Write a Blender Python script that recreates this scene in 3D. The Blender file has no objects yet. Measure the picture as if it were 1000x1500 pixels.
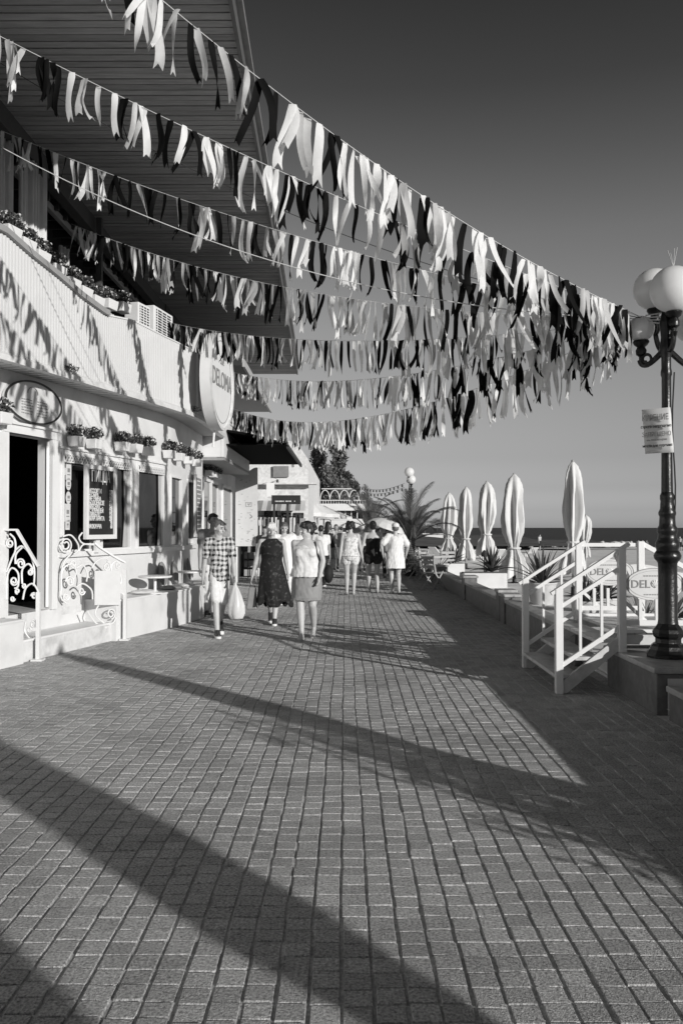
import bpy, bmesh, math, random
from mathutils import Vector, Matrix, noise as mnoise
R = math.radians
V = Vector
sc = bpy.context.scene
COL = sc.collection
random.seed(7)
F = 1250.0
CAMZ = 1.55
PITCH = math.atan(23/1250.0); YAW = math.atan(5/1250.0)
# ------------------------------------------------ camera
cd = bpy.data.cameras.new('camera'); cam = bpy.data.objects.new('camera', cd); COL.objects.link(cam)
cd.sensor_fit = 'VERTICAL'; cd.sensor_height = 36; cd.lens = 30.0
cd.clip_start = .05; cd.clip_end = 60000
cam.location = (0, 0, CAMZ)
CAMR = Matrix.Rotation(YAW, 3, 'Z') @ Matrix.Rotation(math.pi/2 + PITCH, 3, 'X')
cam.rotation_euler = CAMR.to_euler()
sc.camera = cam
CP = V((0, 0, CAMZ))
def ray(px, py):                       # photo pixel -> direction in the place, used only to read measurements
    return CAMR @ V((px-500, 750-py, -F))
def G(px, py, z=0.0):                  # point of the horizontal plane z
    d = ray(px, py); t = (z-CAMZ)/d.z; return CP + d*t
def P(px, py, Y):                      # point at distance Y
    d = ray(px, py); return CP + d*(Y/d.y)
def onplane(px, py, p0, n):
    d = ray(px, py); t = (p0-CP).dot(n)/d.dot(n); return CP + d*t
# ------------------------------------------------ materials
def gray(v): return (v, v, v, 1)
MATS = {}
def mat(name, v=.5, rough=.6, var=.12, scale=6, bump=0, bscale=40, metal=0, spec=.5, transl=0, stretch=None, coat=0, island=0, dark=None):
    if name in MATS: return MATS[name]
    m = bpy.data.materials.new(name); MATS[name] = m
    m.use_nodes = True; nt = m.node_tree; N = nt.nodes; L = nt.links
    b = N['Principled BSDF']
    b.inputs['Roughness'].default_value = rough; b.inputs['Metallic'].default_value = metal
    b.inputs['Specular IOR Level'].default_value = spec
    b.inputs['Coat Weight'].default_value = coat
    tc = N.new('ShaderNodeTexCoord'); mp = N.new('ShaderNodeMapping'); L.new(tc.outputs['Object'], mp.inputs[0])
    if stretch: mp.inputs['Scale'].default_value = stretch
    nz = N.new('ShaderNodeTexNoise'); nz.inputs['Scale'].default_value = scale; nz.inputs['Detail'].default_value = 6
    nz.inputs['Roughness'].default_value = .65
    L.new(mp.outputs[0], nz.inputs['Vector'])
    mr = N.new('ShaderNodeMapRange'); mr.inputs['From Min'].default_value = .28; mr.inputs['From Max'].default_value = .72
    mr.inputs['To Min'].default_value = v*(1-var); mr.inputs['To Max'].default_value = v*(1+var)
    L.new(nz.outputs['Fac'], mr.inputs['Value'])
    out = mr.outputs[0]
    if island:
        g = N.new('ShaderNodeNewGeometry'); m2 = N.new('ShaderNodeMapRange')
        m2.inputs['To Min'].default_value = 1-island; m2.inputs['To Max'].default_value = 1+island
        L.new(g.outputs['Random Per Island'], m2.inputs['Value'])
        mu = N.new('ShaderNodeMath'); mu.operation = 'MULTIPLY'; L.new(out, mu.inputs[0]); L.new(m2.outputs[0], mu.inputs[1]); out = mu.outputs[0]
    if dark:                            # (amount, scale) blotches of dirt
        n2 = N.new('ShaderNodeTexNoise'); n2.inputs['Scale'].default_value = dark[1]; n2.inputs['Detail'].default_value = 8
        L.new(tc.outputs['Object'], n2.inputs['Vector'])
        m3 = N.new('ShaderNodeMapRange'); m3.inputs['From Min'].default_value = .5; m3.inputs['From Max'].default_value = .75
        m3.inputs['To Min'].default_value = 1; m3.inputs['To Max'].default_value = 1-dark[0]
        L.new(n2.outputs['Fac'], m3.inputs['Value'])
        mu = N.new('ShaderNodeMath'); mu.operation = 'MULTIPLY'; L.new(out, mu.inputs[0]); L.new(m3.outputs[0], mu.inputs[1]); out = mu.outputs[0]
    cb = N.new('ShaderNodeCombineColor')
    for i in range(3): L.new(out, cb.inputs[i])
    L.new(cb.outputs[0], b.inputs['Base Color'])
    if bump:
        n3 = N.new('ShaderNodeTexNoise'); n3.inputs['Scale'].default_value = bscale; n3.inputs['Detail'].default_value = 5
        L.new(mp.outputs[0], n3.inputs['Vector'])
        bp = N.new('ShaderNodeBump'); bp.inputs['Strength'].default_value = bump; bp.inputs['Distance'].default_value = .01
        L.new(n3.outputs['Fac'], bp.inputs['Height']); L.new(bp.outputs[0], b.inputs['Normal'])
    if transl:
        tr = N.new('ShaderNodeBsdfTranslucent'); L.new(cb.outputs[0], tr.inputs[0])
        mx = N.new('ShaderNodeMixShader'); mx.inputs[0].default_value = transl
        L.new(b.outputs[0], mx.inputs[1]); L.new(tr.outputs[0], mx.inputs[2])
        L.new(mx.outputs[0], N['Material Output'].inputs[0])
    return m
M_wall = mat('painted_render', .66, .6, .07, 1.5, .2, 60, dark=(.16, 2.2))
M_corr = mat('corrugated_cladding', .56, .5, .05, .8, .05, 50, dark=(.14, 1.3))
M_white = mat('white_paint', .70, .4, .04, 5, .05, 40)
M_whitedirty = mat('scuffed_white_paint', .62, .5, .12, 8, .1, 50, dark=(.3, 6))
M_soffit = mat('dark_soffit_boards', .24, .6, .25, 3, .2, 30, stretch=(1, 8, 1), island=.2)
M_darkwood = mat('dark_timber', .05, .6, .2, 5, .1, 30)
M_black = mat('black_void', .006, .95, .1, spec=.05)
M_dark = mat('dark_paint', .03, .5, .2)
M_iron = mat('black_cast_iron', .006, .33, .4, 20, .35, 30, spec=.45)
M_glass = mat('dark_window_glass', .012, .03, .2, 2, spec=1.0)
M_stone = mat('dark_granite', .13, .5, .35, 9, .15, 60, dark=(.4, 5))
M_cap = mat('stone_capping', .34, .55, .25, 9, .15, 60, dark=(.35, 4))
M_concrete = mat('concrete', .5, .75, .15, 4, .2, 60, dark=(.2, 5))
M_pave = mat('paving_block', .39, .85, .8, 85, 1.0, 170, island=.15, dark=(.4, .9))
M_joint = mat('joint_sand', .52, .95, .45, 60, .5, 150, dark=(.5, 5))
M_palmleaf = mat('palm_leaf', .12, .45, .5, 30, island=.4, transl=.2)
M_sand = mat('beach_sand', .86, .95, .10, .5, .9, 3, dark=(.15, .6))
M_deckpave = mat('pale_terrace_paving', .76, .8, .15, 2, .1, 30)
M_canvas = mat('white_canvas', .70, .8, .05, 4, .1, 60, transl=.12)
M_curtain = mat('sheer_curtain', .8, .9, .06, 4, transl=.35)
M_rib_w = mat('white_satin_ribbon', .82, .5, .06, 12, transl=.36)
M_rib_g = mat('pale_satin_ribbon', .52, .5, .12, 12, transl=.35)
M_rib_k = mat('black_satin_ribbon', .003, .7, .2, 12, spec=.08)
M_string = mat('pale_cord', .6, .7, .1)
M_wire = mat('dark_wire', .03, .5, .1)
M_globe = mat('opal_globe', .82, .12, .03, 2, transl=.25)
M_leaf = mat('leaf', .065, .5, .5, 30, island=.6, transl=.2)
M_leaf2 = mat('pale_leaf', .17, .5, .5, 30, island=.7, transl=.2)
M_flower = mat('petal', .6, .7, .3, 30, island=.5, transl=.2)
M_bark = mat('bark', .12, .9, .4, 12, .6, 25)
M_palmtrunk = mat('palm_trunk', .10, .9, .5, 15, .8, 20)
M_pot = mat('white_plastic', .68, .45, .05, 5)
M_cushion = mat('grey_cushion', .22, .9, .15, 10, .2, 80)
M_wood = mat('weathered_teak', .32, .6, .25, 4, .15, 30, stretch=(1, 1, 6))
M_stairwood = mat('painted_stair_boards', .52, .55, .14, 5, .1, 30, dark=(.3, 7))
M_skin = mat('skin', .43, .5, .08, 12, .05, 60)
M_skin2 = mat('tanned_skin', .30, .5, .08, 12, .05, 60)
M_hairk = mat('dark_hair', .012, .5, .5, 40, .6, 90)
M_hairg = mat('brown_hair', .11, .5, .5, 40, .6, 90)
M_hairw = mat('fair_hair', .62, .6, .2, 40, .6, 90)
M_cloth_w = mat('white_cotton', .70, .85, .08, 8, .35, 14)
M_cloth_l = mat('pale_cotton', .62, .85, .2, 9, .35, 14)
M_cloth_g = mat('grey_cotton', .24, .85, .12, 8, .35, 14)
M_cloth_k = mat('black_cotton', .010, .8, .4, 14, .35, 14)
M_lettergrey = mat('grey_lettering', .22, .6, .1)
M_letterdark = mat('dark_lettering', .05, .6, .1)
M_board = mat('blackboard', .015, .7, .4, 8)
M_print = mat('printed_panel', .58, .5, .06, 6)
M_greypaint = mat('grey_paint', .28, .5, .1)
# ------------------------------------------------ mesh builder
class MB:
    def __init__(s): s.v = []; s.f = []
    def quad(s, *p):
        n = len(s.v); s.v += [tuple(q) for q in p]; s.f.append(tuple(range(n, n+len(p)))); return s
    def box(s, c, size, rot=None):
        hx, hy, hz = size[0]/2, size[1]/2, size[2]/2
        pts = [V((x*hx, y*hy, z*hz)) for x in (-1, 1) for y in (-1, 1) for z in (-1, 1)]
        if rot is not None: pts = [rot @ p for p in pts]
        n = len(s.v); c = V(c); s.v += [tuple(c+p) for p in pts]
        for f in ((0, 1, 3, 2), (4, 6, 7, 5), (0, 4, 5, 1), (2, 3, 7, 6), (0, 2, 6, 4), (1, 5, 7, 3)): s.f.append(tuple(n+i for i in f))
        return s
    def hexa(s, b, t):                   # bottom 4 points, top 4 points
        n = len(s.v); s.v += [tuple(q) for q in list(b)+list(t)]
        for f in ((3, 2, 1, 0), (4, 5, 6, 7), (0, 1, 5, 4), (1, 2, 6, 5), (2, 3, 7, 6), (3, 0, 4, 7)): s.f.append(tuple(n+i for i in f))
        return s
    def bar(s, a, b, w, h=None, up=(0, 0, 1)):
        a = V(a); b = V(b); h = h or w; d = (b-a).normalized(); up = V(up)
        if abs(d.dot(up)) > .98: up = V((1, 0, 0))
        x = d.cross(up).normalized()*w/2; y = x.cross(d).normalized()*h/2
        return s.hexa([a-x-y, a+x-y, a+x+y, a-x+y], [b-x-y, b+x-y, b+x+y, b-x+y])
    def tube(s, pts, r, seg=8, cap=True):
        pts = [V(p) for p in pts]; n0 = len(s.v); m = len(pts)
        rr = r if isinstance(r, (list, tuple)) else [r]*m
        prev = None
        for i, p in enumerate(pts):
            d = (pts[min(i+1, m-1)]-pts[max(i-1, 0)]); d = d.normalized() if d.length > 1e-9 else V((0, 0, 1))
            if prev is None:
                u = V((0, 0, 1)) if abs(d.z) < .9 else V((1, 0, 0)); x = d.cross(u).normalized()
            else:
                x = (prev - d*prev.dot(d)); x = x.normalized() if x.length > 1e-6 else d.orthogonal().normalized()
            prev = x; y = d.cross(x)
            for k in range(seg):
                a = 2*math.pi*k/seg; s.v.append(tuple(p+(x*math.cos(a)+y*math.sin(a))*rr[i]))
        for i in range(m-1):
            for k in range(seg):
                a = n0+i*seg+k; b = n0+i*seg+(k+1) % seg; s.f.append((a, b, b+seg, a+seg))
        if cap:
            s.f.append(tuple(n0+k for k in reversed(range(seg)))); s.f.append(tuple(n0+(m-1)*seg+k for k in range(seg)))
        return s
    def lathe(s, prof, c=(0, 0, 0), seg=24, rot=None, sx=1, sy=1):   # prof [(r,z)]
        n0 = len(s.v); c = V(c)
        for r, z in prof:
            for k in range(seg):
                a = 2*math.pi*k/seg; p = V((r*math.cos(a)*sx, r*math.sin(a)*sy, z))
                if rot is not None: p = rot @ p
                s.v.append(tuple(c+p))
        for i in range(len(prof)-1):
            for k in range(seg):
                a = n0+i*seg+k; b = n0+i*seg+(k+1) % seg; s.f.append((a, b, b+seg, a+seg))
        s.f.append(tuple(n0+k for k in reversed(range(seg)))); s.f.append(tuple(n0+(len(prof)-1)*seg+k for k in range(seg)))
        return s
    def ell(s, c, r, rot=None, seg=14, rings=9):
        prof = [(math.sin(math.pi*(i+.02)/(rings+.04)), -math.cos(math.pi*(i+.02)/(rings+.04))) for i in range(rings+1)]
        n0 = len(s.v); s.lathe(prof, (0, 0, 0), seg)
        for i in range(n0, len(s.v)):
            p = V(s.v[i]); p = V((p.x*r[0], p.y*r[1], p.z*r[2]))
            if rot is not None: p = rot @ p
            s.v[i] = tuple(V(c)+p)
        return s
    def cap(s, a, b, ra, rb, seg=12):     # tapered capsule, closed
        a = V(a); b = V(b); d = (b-a); L = d.length; d = d.normalized() if L > 1e-9 else V((0, 0, 1))
        pts = []; rr = []
        for k in (80, 50, 25): pts.append(a-d*ra*math.sin(R(k))); rr.append(ra*math.cos(R(k)))
        pts.append(a); rr.append(ra); pts.append(b); rr.append(rb)
        for k in (25, 50, 80): pts.append(b+d*rb*math.sin(R(k))); rr.append(rb*math.cos(R(k)))
        return s.tube(pts, rr, seg)
    def loft(s, rings, seg=20):           # rings: (center, rx, ry, rotz)
        n0 = len(s.v)
        for rg in rings:
            c, rx, ry = V(rg[0]), rg[1], rg[2]; rz = rg[3] if len(rg) > 3 else 0
            for k in range(seg):
                a = 2*math.pi*k/seg; x, y = rx*math.cos(a), ry*math.sin(a)
                s.v.append((c.x+x*math.cos(rz)-y*math.sin(rz), c.y+x*math.sin(rz)+y*math.cos(rz), c.z))
        for i in range(len(rings)-1):
            for k in range(seg):
                a = n0+i*seg+k; b = n0+i*seg+(k+1) % seg; s.f.append((a, b, b+seg, a+seg))
        s.f.append(tuple(n0+k for k in reversed(range(seg)))); s.f.append(tuple(n0+(len(rings)-1)*seg+k for k in range(seg)))
        return s
    def mesh(s, name, m, smooth=False):
        me = bpy.data.meshes.new(name); me.from_pydata(s.v, [], s.f); me.update()
        if m: me.materials.append(m)
        if smooth:
            me.polygons.foreach_set('use_smooth', [True]*len(me.polygons))
            try: me.set_sharp_from_angle(angle=R(42))
            except Exception: pass
        return me
    def build(s, name, m, parent=None, smooth=False, loc=None, bevel=0, label=None):
        me = s.mesh(name, m, smooth); o = bpy.data.objects.new(name, me); COL.objects.link(o)
        if parent is not None: o.parent = parent
        if loc is not None: o.location = loc
        if label: o['label'] = label
        if bevel:
            md = o.modifiers.new('bevel', 'BEVEL'); md.width = bevel; md.segments = 2; md.limit_method = 'ANGLE'; md.angle_limit = R(40)
        return o
def empty(name, loc=(0, 0, 0), rz=0):
    o = bpy.data.objects.new(name, None); COL.objects.link(o); o.location = loc; o.rotation_euler = (0, 0, rz); o.empty_display_size = .2; return o
def tag(o, label=None, cat=None, group=None, kind=None):
    if label: o['label'] = label
    if cat: o['category'] = cat
    if group: o['group'] = group
    if kind: o['kind'] = kind
    return o
def thing(name, label, cat, loc=(0, 0, 0), rz=0, group=None):
    return tag(empty(name, loc, rz), label, cat, group)
KIDS = {}
def copy_tree(o, parent=None):
    c = o.copy(); COL.objects.link(c)
    if parent is not None: c.parent = parent
    for ch in [x for x in list(COL.objects) if x.parent == o]: copy_tree(ch, c)
    return c
def spiral(c, ux, uy, r0, r1, a0, turns, n=40):   # points of a spiral in plane (ux,uy)
    out = []
    for i in range(n+1):
        t = i/n; a = a0+turns*2*math.pi*t; r = r0+(r1-r0)*t
        out.append(V(c)+ux*(r*math.cos(a))+uy*(r*math.sin(a)))
    return out
def text(body, size, mtx, m, parent, name='lettering', ext=.003, align='CENTER', sx=1.0, bold=0):
    cu = bpy.data.curves.new(name, 'FONT'); cu.body = body; cu.size = size; cu.align_x = align; cu.align_y = 'CENTER'; cu.extrude = ext; cu.offset = bold
    cu.resolution_u = 3
    o = bpy.data.objects.new(name, cu); COL.objects.link(o)
    dg = bpy.context.evaluated_depsgraph_get(); dg.update()
    me = bpy.data.meshes.new_from_object(o.evaluated_get(dg)); bpy.data.objects.remove(o)
    me.materials.clear(); me.materials.append(m); me.name = name
    me.transform(mtx @ Matrix.Diagonal((sx, 1, 1, 1)))
    o = bpy.data.objects.new(name, me); COL.objects.link(o); o.parent = parent
    return o
def frame(origin, x, z):                # text frame: x = reading direction, z = up the page
    x = V(x).normalized(); u = V(z).normalized(); n = x.cross(u).normalized(); u = n.cross(x)
    return Matrix.Translation(V(origin)) @ Matrix((x, u, n)).transposed().to_4x4()
def join_meshes(objs_mats, name, m):
    pass
# ------------------------------------------------ light and sky
SUN_EL = 13.8
SUNH = V((.66, -.75, 0)).normalized()
sun_dir = SUNH*math.cos(R(SUN_EL)) + V((0, 0, math.sin(R(SUN_EL))))
sl = bpy.data.lights.new('sun', 'SUN'); sl.energy = 4.3; sl.angle = R(.55); sl.color = (1, .985, .96)
so = bpy.data.objects.new('sun', sl); COL.objects.link(so)
so.rotation_euler = sun_dir.to_track_quat('Z', 'Y').to_euler()
w = bpy.data.worlds.new('World'); sc.world = w; w.use_nodes = True
nt = w.node_tree; N = nt.nodes; L = nt.links; N.clear()
sky = N.new('ShaderNodeTexSky'); sky.sky_type = 'NISHITA'; sky.sun_disc = False
sky.sun_elevation = R(SUN_EL); sky.sun_rotation = math.atan2(sun_dir.x, sun_dir.y)
sky.air_density = 1.3; sky.dust_density = 2.0; sky.ozone_density = 1.0
sp = N.new('ShaderNodeSeparateColor'); L.new(sky.outputs[0], sp.inputs[0])
# black-and-white film behind an orange filter: mostly the red of the sky
mr_ = N.new('ShaderNodeMath'); mr_.operation = 'MULTIPLY'; mr_.inputs[1].default_value = SKY_R = .95; L.new(sp.outputs[0], mr_.inputs[0])
mg_ = N.new('ShaderNodeMath'); mg_.operation = 'MULTIPLY'; mg_.inputs[1].default_value = .05; L.new(sp.outputs[1], mg_.inputs[0])
ad = N.new('ShaderNodeMath'); ad.operation = 'ADD'; L.new(mr_.outputs[0], ad.inputs[0]); L.new(mg_.outputs[0], ad.inputs[1])
tcw = N.new('ShaderNodeTexCoord'); sxw = N.new('ShaderNodeSeparateXYZ'); L.new(tcw.outputs['Generated'], sxw.inputs[0])
rp = N.new('ShaderNodeValToRGB'); L.new(sxw.outputs[2], rp.inputs[0]); el_ = rp.color_ramp.elements      # deep filtered zenith, pale horizon air
el_[0].position = 0; el_[0].color = gray(1.0); el_[1].position = 1; el_[1].color = gray(.09)
for p_, v_ in ((.006, .93), (.02, .62), (.045, .40), (.08, .33), (.14, .34), (.23, .345), (.32, .29), (.40, .19), (.46, .125), (.54, .085)):
    e_ = el_.new(p_); e_.color = gray(v_)
cap_ = N.new('ShaderNodeMath'); cap_.operation = 'MINIMUM'; cap_.inputs[1].default_value = 4.0; L.new(ad.outputs[0], cap_.inputs[0])
m28 = N.new('ShaderNodeMath'); m28.operation = 'MULTIPLY'; m28.inputs[1].default_value = 2.8; L.new(rp.outputs[0], m28.inputs[0])
ml = N.new('ShaderNodeMath'); ml.operation = 'MULTIPLY'; L.new(cap_.outputs[0], ml.inputs[0]); L.new(m28.outputs[0], ml.inputs[1])
cc = N.new('ShaderNodeCombineColor')
for i in range(3): L.new(ml.outputs[0], cc.inputs[i])
bg = N.new('ShaderNodeBackground'); bg.inputs[1].default_value = .112; L.new(cc.outputs[0], bg.inputs[0])
wo = N.new('ShaderNodeOutputWorld'); L.new(bg.outputs[0], wo.inputs[0])
sc.view_settings.view_transform = 'Standard'; sc.view_settings.look = 'None'; sc.view_settings.exposure = .0; sc.view_settings.gamma = 1
sc.render.engine = 'CYCLES'; sc.cycles.use_denoising = True
sc.cycles.max_bounces = 6; sc.cycles.transparent_max_bounces = 6; sc.cycles.caustics_reflective = False; sc.cycles.caustics_refractive = False
def beach_h(x, y):
    if x < 6: return .05 - (x-2.6)*.02
    base = -.02 - .012*(x-6) - .010*max(0, y-20)
    bump = .08*mnoise.noise((x*.35, y*.35, 1))+.05*mnoise.noise((x*1.1, y*1.1, 2))
    return max(base, -1.6)+bump*min(1, (x-6)/2)
# ================================================= PEOPLE
def bake(mb, name, m, parent, voxel, smooth_it=4, fold=0, label=None, dec=None):
    me = mb.mesh(name, m); o = bpy.data.objects.new(name, me); COL.objects.link(o)
    r = o.modifiers.new('r', 'REMESH'); r.mode = 'VOXEL'; r.voxel_size = voxel; r.use_smooth_shade = True
    s = o.modifiers.new('s', 'SMOOTH'); s.iterations = smooth_it; s.factor = .5
    dg = bpy.context.evaluated_depsgraph_get(); dg.update(); me2 = bpy.data.meshes.new_from_object(o.evaluated_get(dg)); me2.name = name
    bpy.data.objects.remove(o)
    if fold:
        for v in me2.vertices:
            c = v.co; k = fold*(1.1*mnoise.noise((c.x*9, c.y*9, c.z*3.2))+.9*mnoise.noise((c.x*24+c.z*6, c.y*24, c.z*10))); v.co = c+v.normal*k
    me2.materials.clear(); me2.materials.append(m)
    for p in me2.polygons: p.use_smooth = True
    o = bpy.data.objects.new(name, me2); COL.objects.link(o); o.parent = parent
    if label: o['label'] = label
    return o
def joint2(a, b, l1, l2, bend):          # middle joint between a and b, bending towards bend
    a, b = V(a), V(b); d = b-a; L_ = min(d.length, (l1+l2)*.999); dn_ = d.normalized(); k = (l1*l1-l2*l2+L_*L_)/(2*L_); h = math.sqrt(max(0, l1*l1-k*k)); bd = V(bend); bd = (bd-dn_*bd.dot(dn_)).normalized(); return a+dn_*k+bd*h
def person(lab, loc, face, H=1.66, vox=.012, build_=1.0, skin=None, feet=((-.09, -.12, 0), (.09, .14, 0)), lift=(0, 0), hands=None, elbow=((-.3, .6, 0), (.3, .6, 0)),
           hair='short', hairm=None, top='tee', topm=None, bottom='shorts', botm=None, shoe=None, head_turn=0, head_tilt=0, female=False, group=None, hat=None, extra=None, detail=True, chest=1.0):
    s = H/1.70; skin = skin or M_skin; hairm = hairm or M_hairk; topm = topm or M_cloth_w; botm = botm or M_cloth_g; shoe = shoe or M_dark
    t = thing('person', lab, 'person', loc, face, group); t.scale = (s, s, s)
    # local: facing -Y, x<0 is the person's right... (left in the picture when facing the camera)
    bw = build_
    hipz = .90; shz = 1.385
    hipw, shw = (.095 if female else .09)*bw, (.165 if female else .185)*(.5+.5*bw)
    hips = [V((-hipw, 0, hipz)), V((hipw, 0, hipz))]; ank = []
    for i, f_ in enumerate(feet): ank.append(V((f_[0], f_[1], .085+f_[2]+lift[i])))
    knee = [joint2(hips[i], ank[i], .42, .42, (0, -1, 0)) for i in (0, 1)]
    sh = [V((-shw, 0, shz)), V((shw, 0, shz))]
    hands = hands or ((-.24, -.10, .80), (.24, .10, .80)); hd = [V(h) for h in hands]
    elb = [joint2(sh[i], hd[i], .27, .25, elbow[i]) for i in (0, 1)]
    b = MB()
    tr_ = .135*bw if female else .14*bw
    b.loft([((0, 0, .80), .10*bw, .09*bw), ((0, .01, .86), .155*bw, .11*bw), ((0, .01, .93), .17*bw if female else .155*bw, .115*bw), ((0, 0, 1.02), tr_*1.03, .10*bw), ((0, 0, 1.10), tr_*.92 if female else tr_, .092*bw), ((0, 0, 1.2), tr_*1.03, .105*bw), ((0, -.0, 1.29), tr_*1.14, .115*bw), ((0, 0, 1.37), tr_*1.17, .095), ((0, .0, 1.42), .10, .07), ((0, .0, 1.45), .06, .055)], 24)
    if female:
        for sx in (-1, 1): b.ell((sx*.07*bw, -.075*bw, 1.25), (.065*bw, .06*bw, .065*bw))
    hx = V((0, -.015, 1.585))
    Mh = Matrix.Rotation(head_turn, 3, 'Z') @ Matrix.Rotation(head_tilt, 3, 'X')
    def hp(x, y, z): return hx+Mh @ V((x, y, z))
    b.cap((0, .01, 1.40), hp(0, .015, -.06), .056, .052)
    b.ell(hp(0, .012, .025), (.076, .093, .092), Mh); b.ell(hp(0, -.022, -.045), (.055, .062, .068), Mh); b.ell(hp(0, -.052, -.095), (.026, .022, .02), Mh)
    b.cap(hp(0, -.088, .012), hp(0, -.106, -.026), .008, .013); 
    for sx in (-1, 1): b.ell(hp(sx*.077, .012, -.012), (.012, .02, .031), Mh); b.ell(hp(sx*.042, -.06, -.03), (.022, .02, .02), Mh)
    b.ell(hp(0, -.082, -.064), (.022, .012, .010), Mh)
    for i in (0, 1):
        b.cap(hips[i]+V((0, 0, -.02)), knee[i], .088*bw, .055*(.4+.6*bw)); b.cap(knee[i], knee[i].lerp(ank[i], .35)+V((0, .02, 0)), .054*(.4+.6*bw), .056*(.4+.6*bw)); b.cap(knee[i].lerp(ank[i], .35)+V((0, .02, 0)), ank[i], .055*(.4+.6*bw), .036)
        pt = -1 if lift[i] < .02 else -1; drop = min(lift[i], .09)
        ft = ank[i]+V((0, -.15, -.055-drop*.9)); b.cap(ank[i]+V((0, .03, -.045)), ft, .036, .030); b.cap(ank[i]+V((0, .0, -.01)), ft+V((0, .03, .012)), .034, .022)
        for k in range(5): b.cap(ft+V(((k-2)*.013, .0, 0)), ft+V(((k-2)*.015, -.045+.006*abs(k-1), -.008)), .010, .009)
        b.cap(sh[i], sh[i].lerp(elb[i], .5), .055*(.5+.5*bw), .046*(.4+.6*bw)); b.cap(sh[i].lerp(elb[i], .5), elb[i], .046*(.4+.6*bw), .038*(.4+.6*bw)); b.cap(elb[i], elb[i].lerp(hd[i], .35), .038*(.4+.6*bw), .039*(.4+.6*bw)); b.cap(elb[i].lerp(hd[i], .35), hd[i], .038, .026)
        b.cap(V((0, 0, 1.39)).lerp(sh[i], .5), sh[i], .05, .055)
        # hand: palm, four bent fingers, thumb
        d = (hd[i]-elb[i]).normalized(); side = V((0, -1, 0)); side = (side-d*side.dot(d)).normalized(); inn = d.cross(side).normalized()
        if inn.x*(1 if i == 0 else -1) < 0: inn = -inn
        pc = hd[i]+d*.05; Rm = Matrix((side, inn, d)).transposed(); b.ell(pc, (.040, .017, .052), Rm)
        for k, fl in enumerate((.062, .072, .068, .052)):
            r0 = pc+d*.038+side*(.030-.020*k); j1 = r0+d*fl*.5+inn*.006; b.cap(r0, j1, .0088, .0082, 8); b.cap(j1, j1+d*fl*.34+inn*fl*.38, .0082, .007, 8)
        tb = pc+side*.034-d*.02; tm = tb+side*.022+d*.03; b.cap(tb, tm, .0115, .010, 8); b.cap(tm, tm+d*.028+inn*.008, .0098, .008, 8)
    bake(b, 'body', skin, t, vox, 3)
    # face
    if detail:
        e_ = MB()
        for sx in (-1, 1): e_.ell(hp(sx*.030, -.079, .008), (.013, .008, .0055), Mh, 10, 6); e_.cap(hp(sx*.016, -.088, .028), hp(sx*.046, -.078, .030), .0038, .003, 6)
        e_.build('eyes', M_hairk if hairm is not M_hairw else M_greypaint, t, smooth=True)
        MB().cap(hp(-.02, -.090, -.062), hp(.02, -.090, -.062), .0045, .0045, 6).build('mouth', M_cushion, t, smooth=True)
    # hair
    h = MB()
    if hair == 'short':
        h.ell(hp(0, .022, .040), (.081, .092, .085), Mh); h.ell(hp(0, .050, .01), (.077, .066, .076), Mh); [h.cap(hp(.012*k-.03, -.05, .10-.004*abs(k-2)), hp(.018*k-.045, -.078, .066), .012, .008, 8) for k in range(6)]; [h.cap(hp(sx*.078, .0, .03), hp(sx*.078, .0, -.0), .012, .007, 8) for sx in (-1, 1)]
    elif hair == 'bun':
        h.ell(hp(0, .020, .045), (.088, .100, .092), Mh); h.ell(hp(0, .06, .0), (.082, .07, .088), Mh); [h.ell(hp(.018*math.cos(k*2.1), .125+.012*math.sin(k*1.7), .01+.022*k), (.048-.004*k, .042, .034), Mh) for k in range(4)]; [h.cap(hp(.016*k-.045, -.045, .105), hp(.024*k-.066, -.072, .052), .016, .008, 8) for k in range(6)]; [h.cap(hp(sx*.078, .0, .04), hp(sx*.082, -.01, -.03), .014, .006, 8) for sx in (-1, 1)]
    elif hair == 'full':
        for k in range(22): a = k*2.4; z = .11-.15*(k/22); r_ = .08*math.sin(math.acos(max(-1, min(1, (z)/.14)))); h.ell(hp(r_*math.cos(a)*1.05, .03+r_*math.sin(a), z), (.045, .045, .045))
        h.ell(hp(0, .03, .04), (.092, .1, .09), Mh)
    elif hair == 'long':
        h.ell(hp(0, .020, .045), (.087, .100, .088), Mh); h.loft([(hp(0, .07, .05), .08, .05), (hp(0, .085, -.05), .085, .045), (hp(0, .10, -.16), .08, .035), (hp(0, .11, -.26), .05, .02)][::-1])
    if hair != 'none':
        o = bake(h, 'hair', hairm, t, max(.008, vox*.8), 2, .004)
    if hat == 'cap':
        h = MB(); h.ell(hp(0, .018, .075), (.094, .108, .075), Mh); h.ell(hp(0, -.10, .055), (.075, .06, .010), Mh); bake(h, 'hat', M_cloth_w, t, .009, 2)
    if hat == 'brim':
        h = MB(); h.ell(hp(0, .018, .085), (.095, .105, .075), Mh); h.ell(hp(0, .018, .055), (.175, .185, .012), Mh); bake(h, 'hat', M_cloth_l, t, .009, 2)
    # clothes
    def sleeves(mb, f_=.75, r_=.062):
        for i in (0, 1): mb.cap(V((0, 0, 1.38)).lerp(sh[i], .4), sh[i]+V((0, 0, .004)), .07, r_); mb.cap(sh[i], sh[i].lerp(elb[i], f_), r_, r_*.98)
    T_ = MB(); vv = max(.010, vox)
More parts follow.
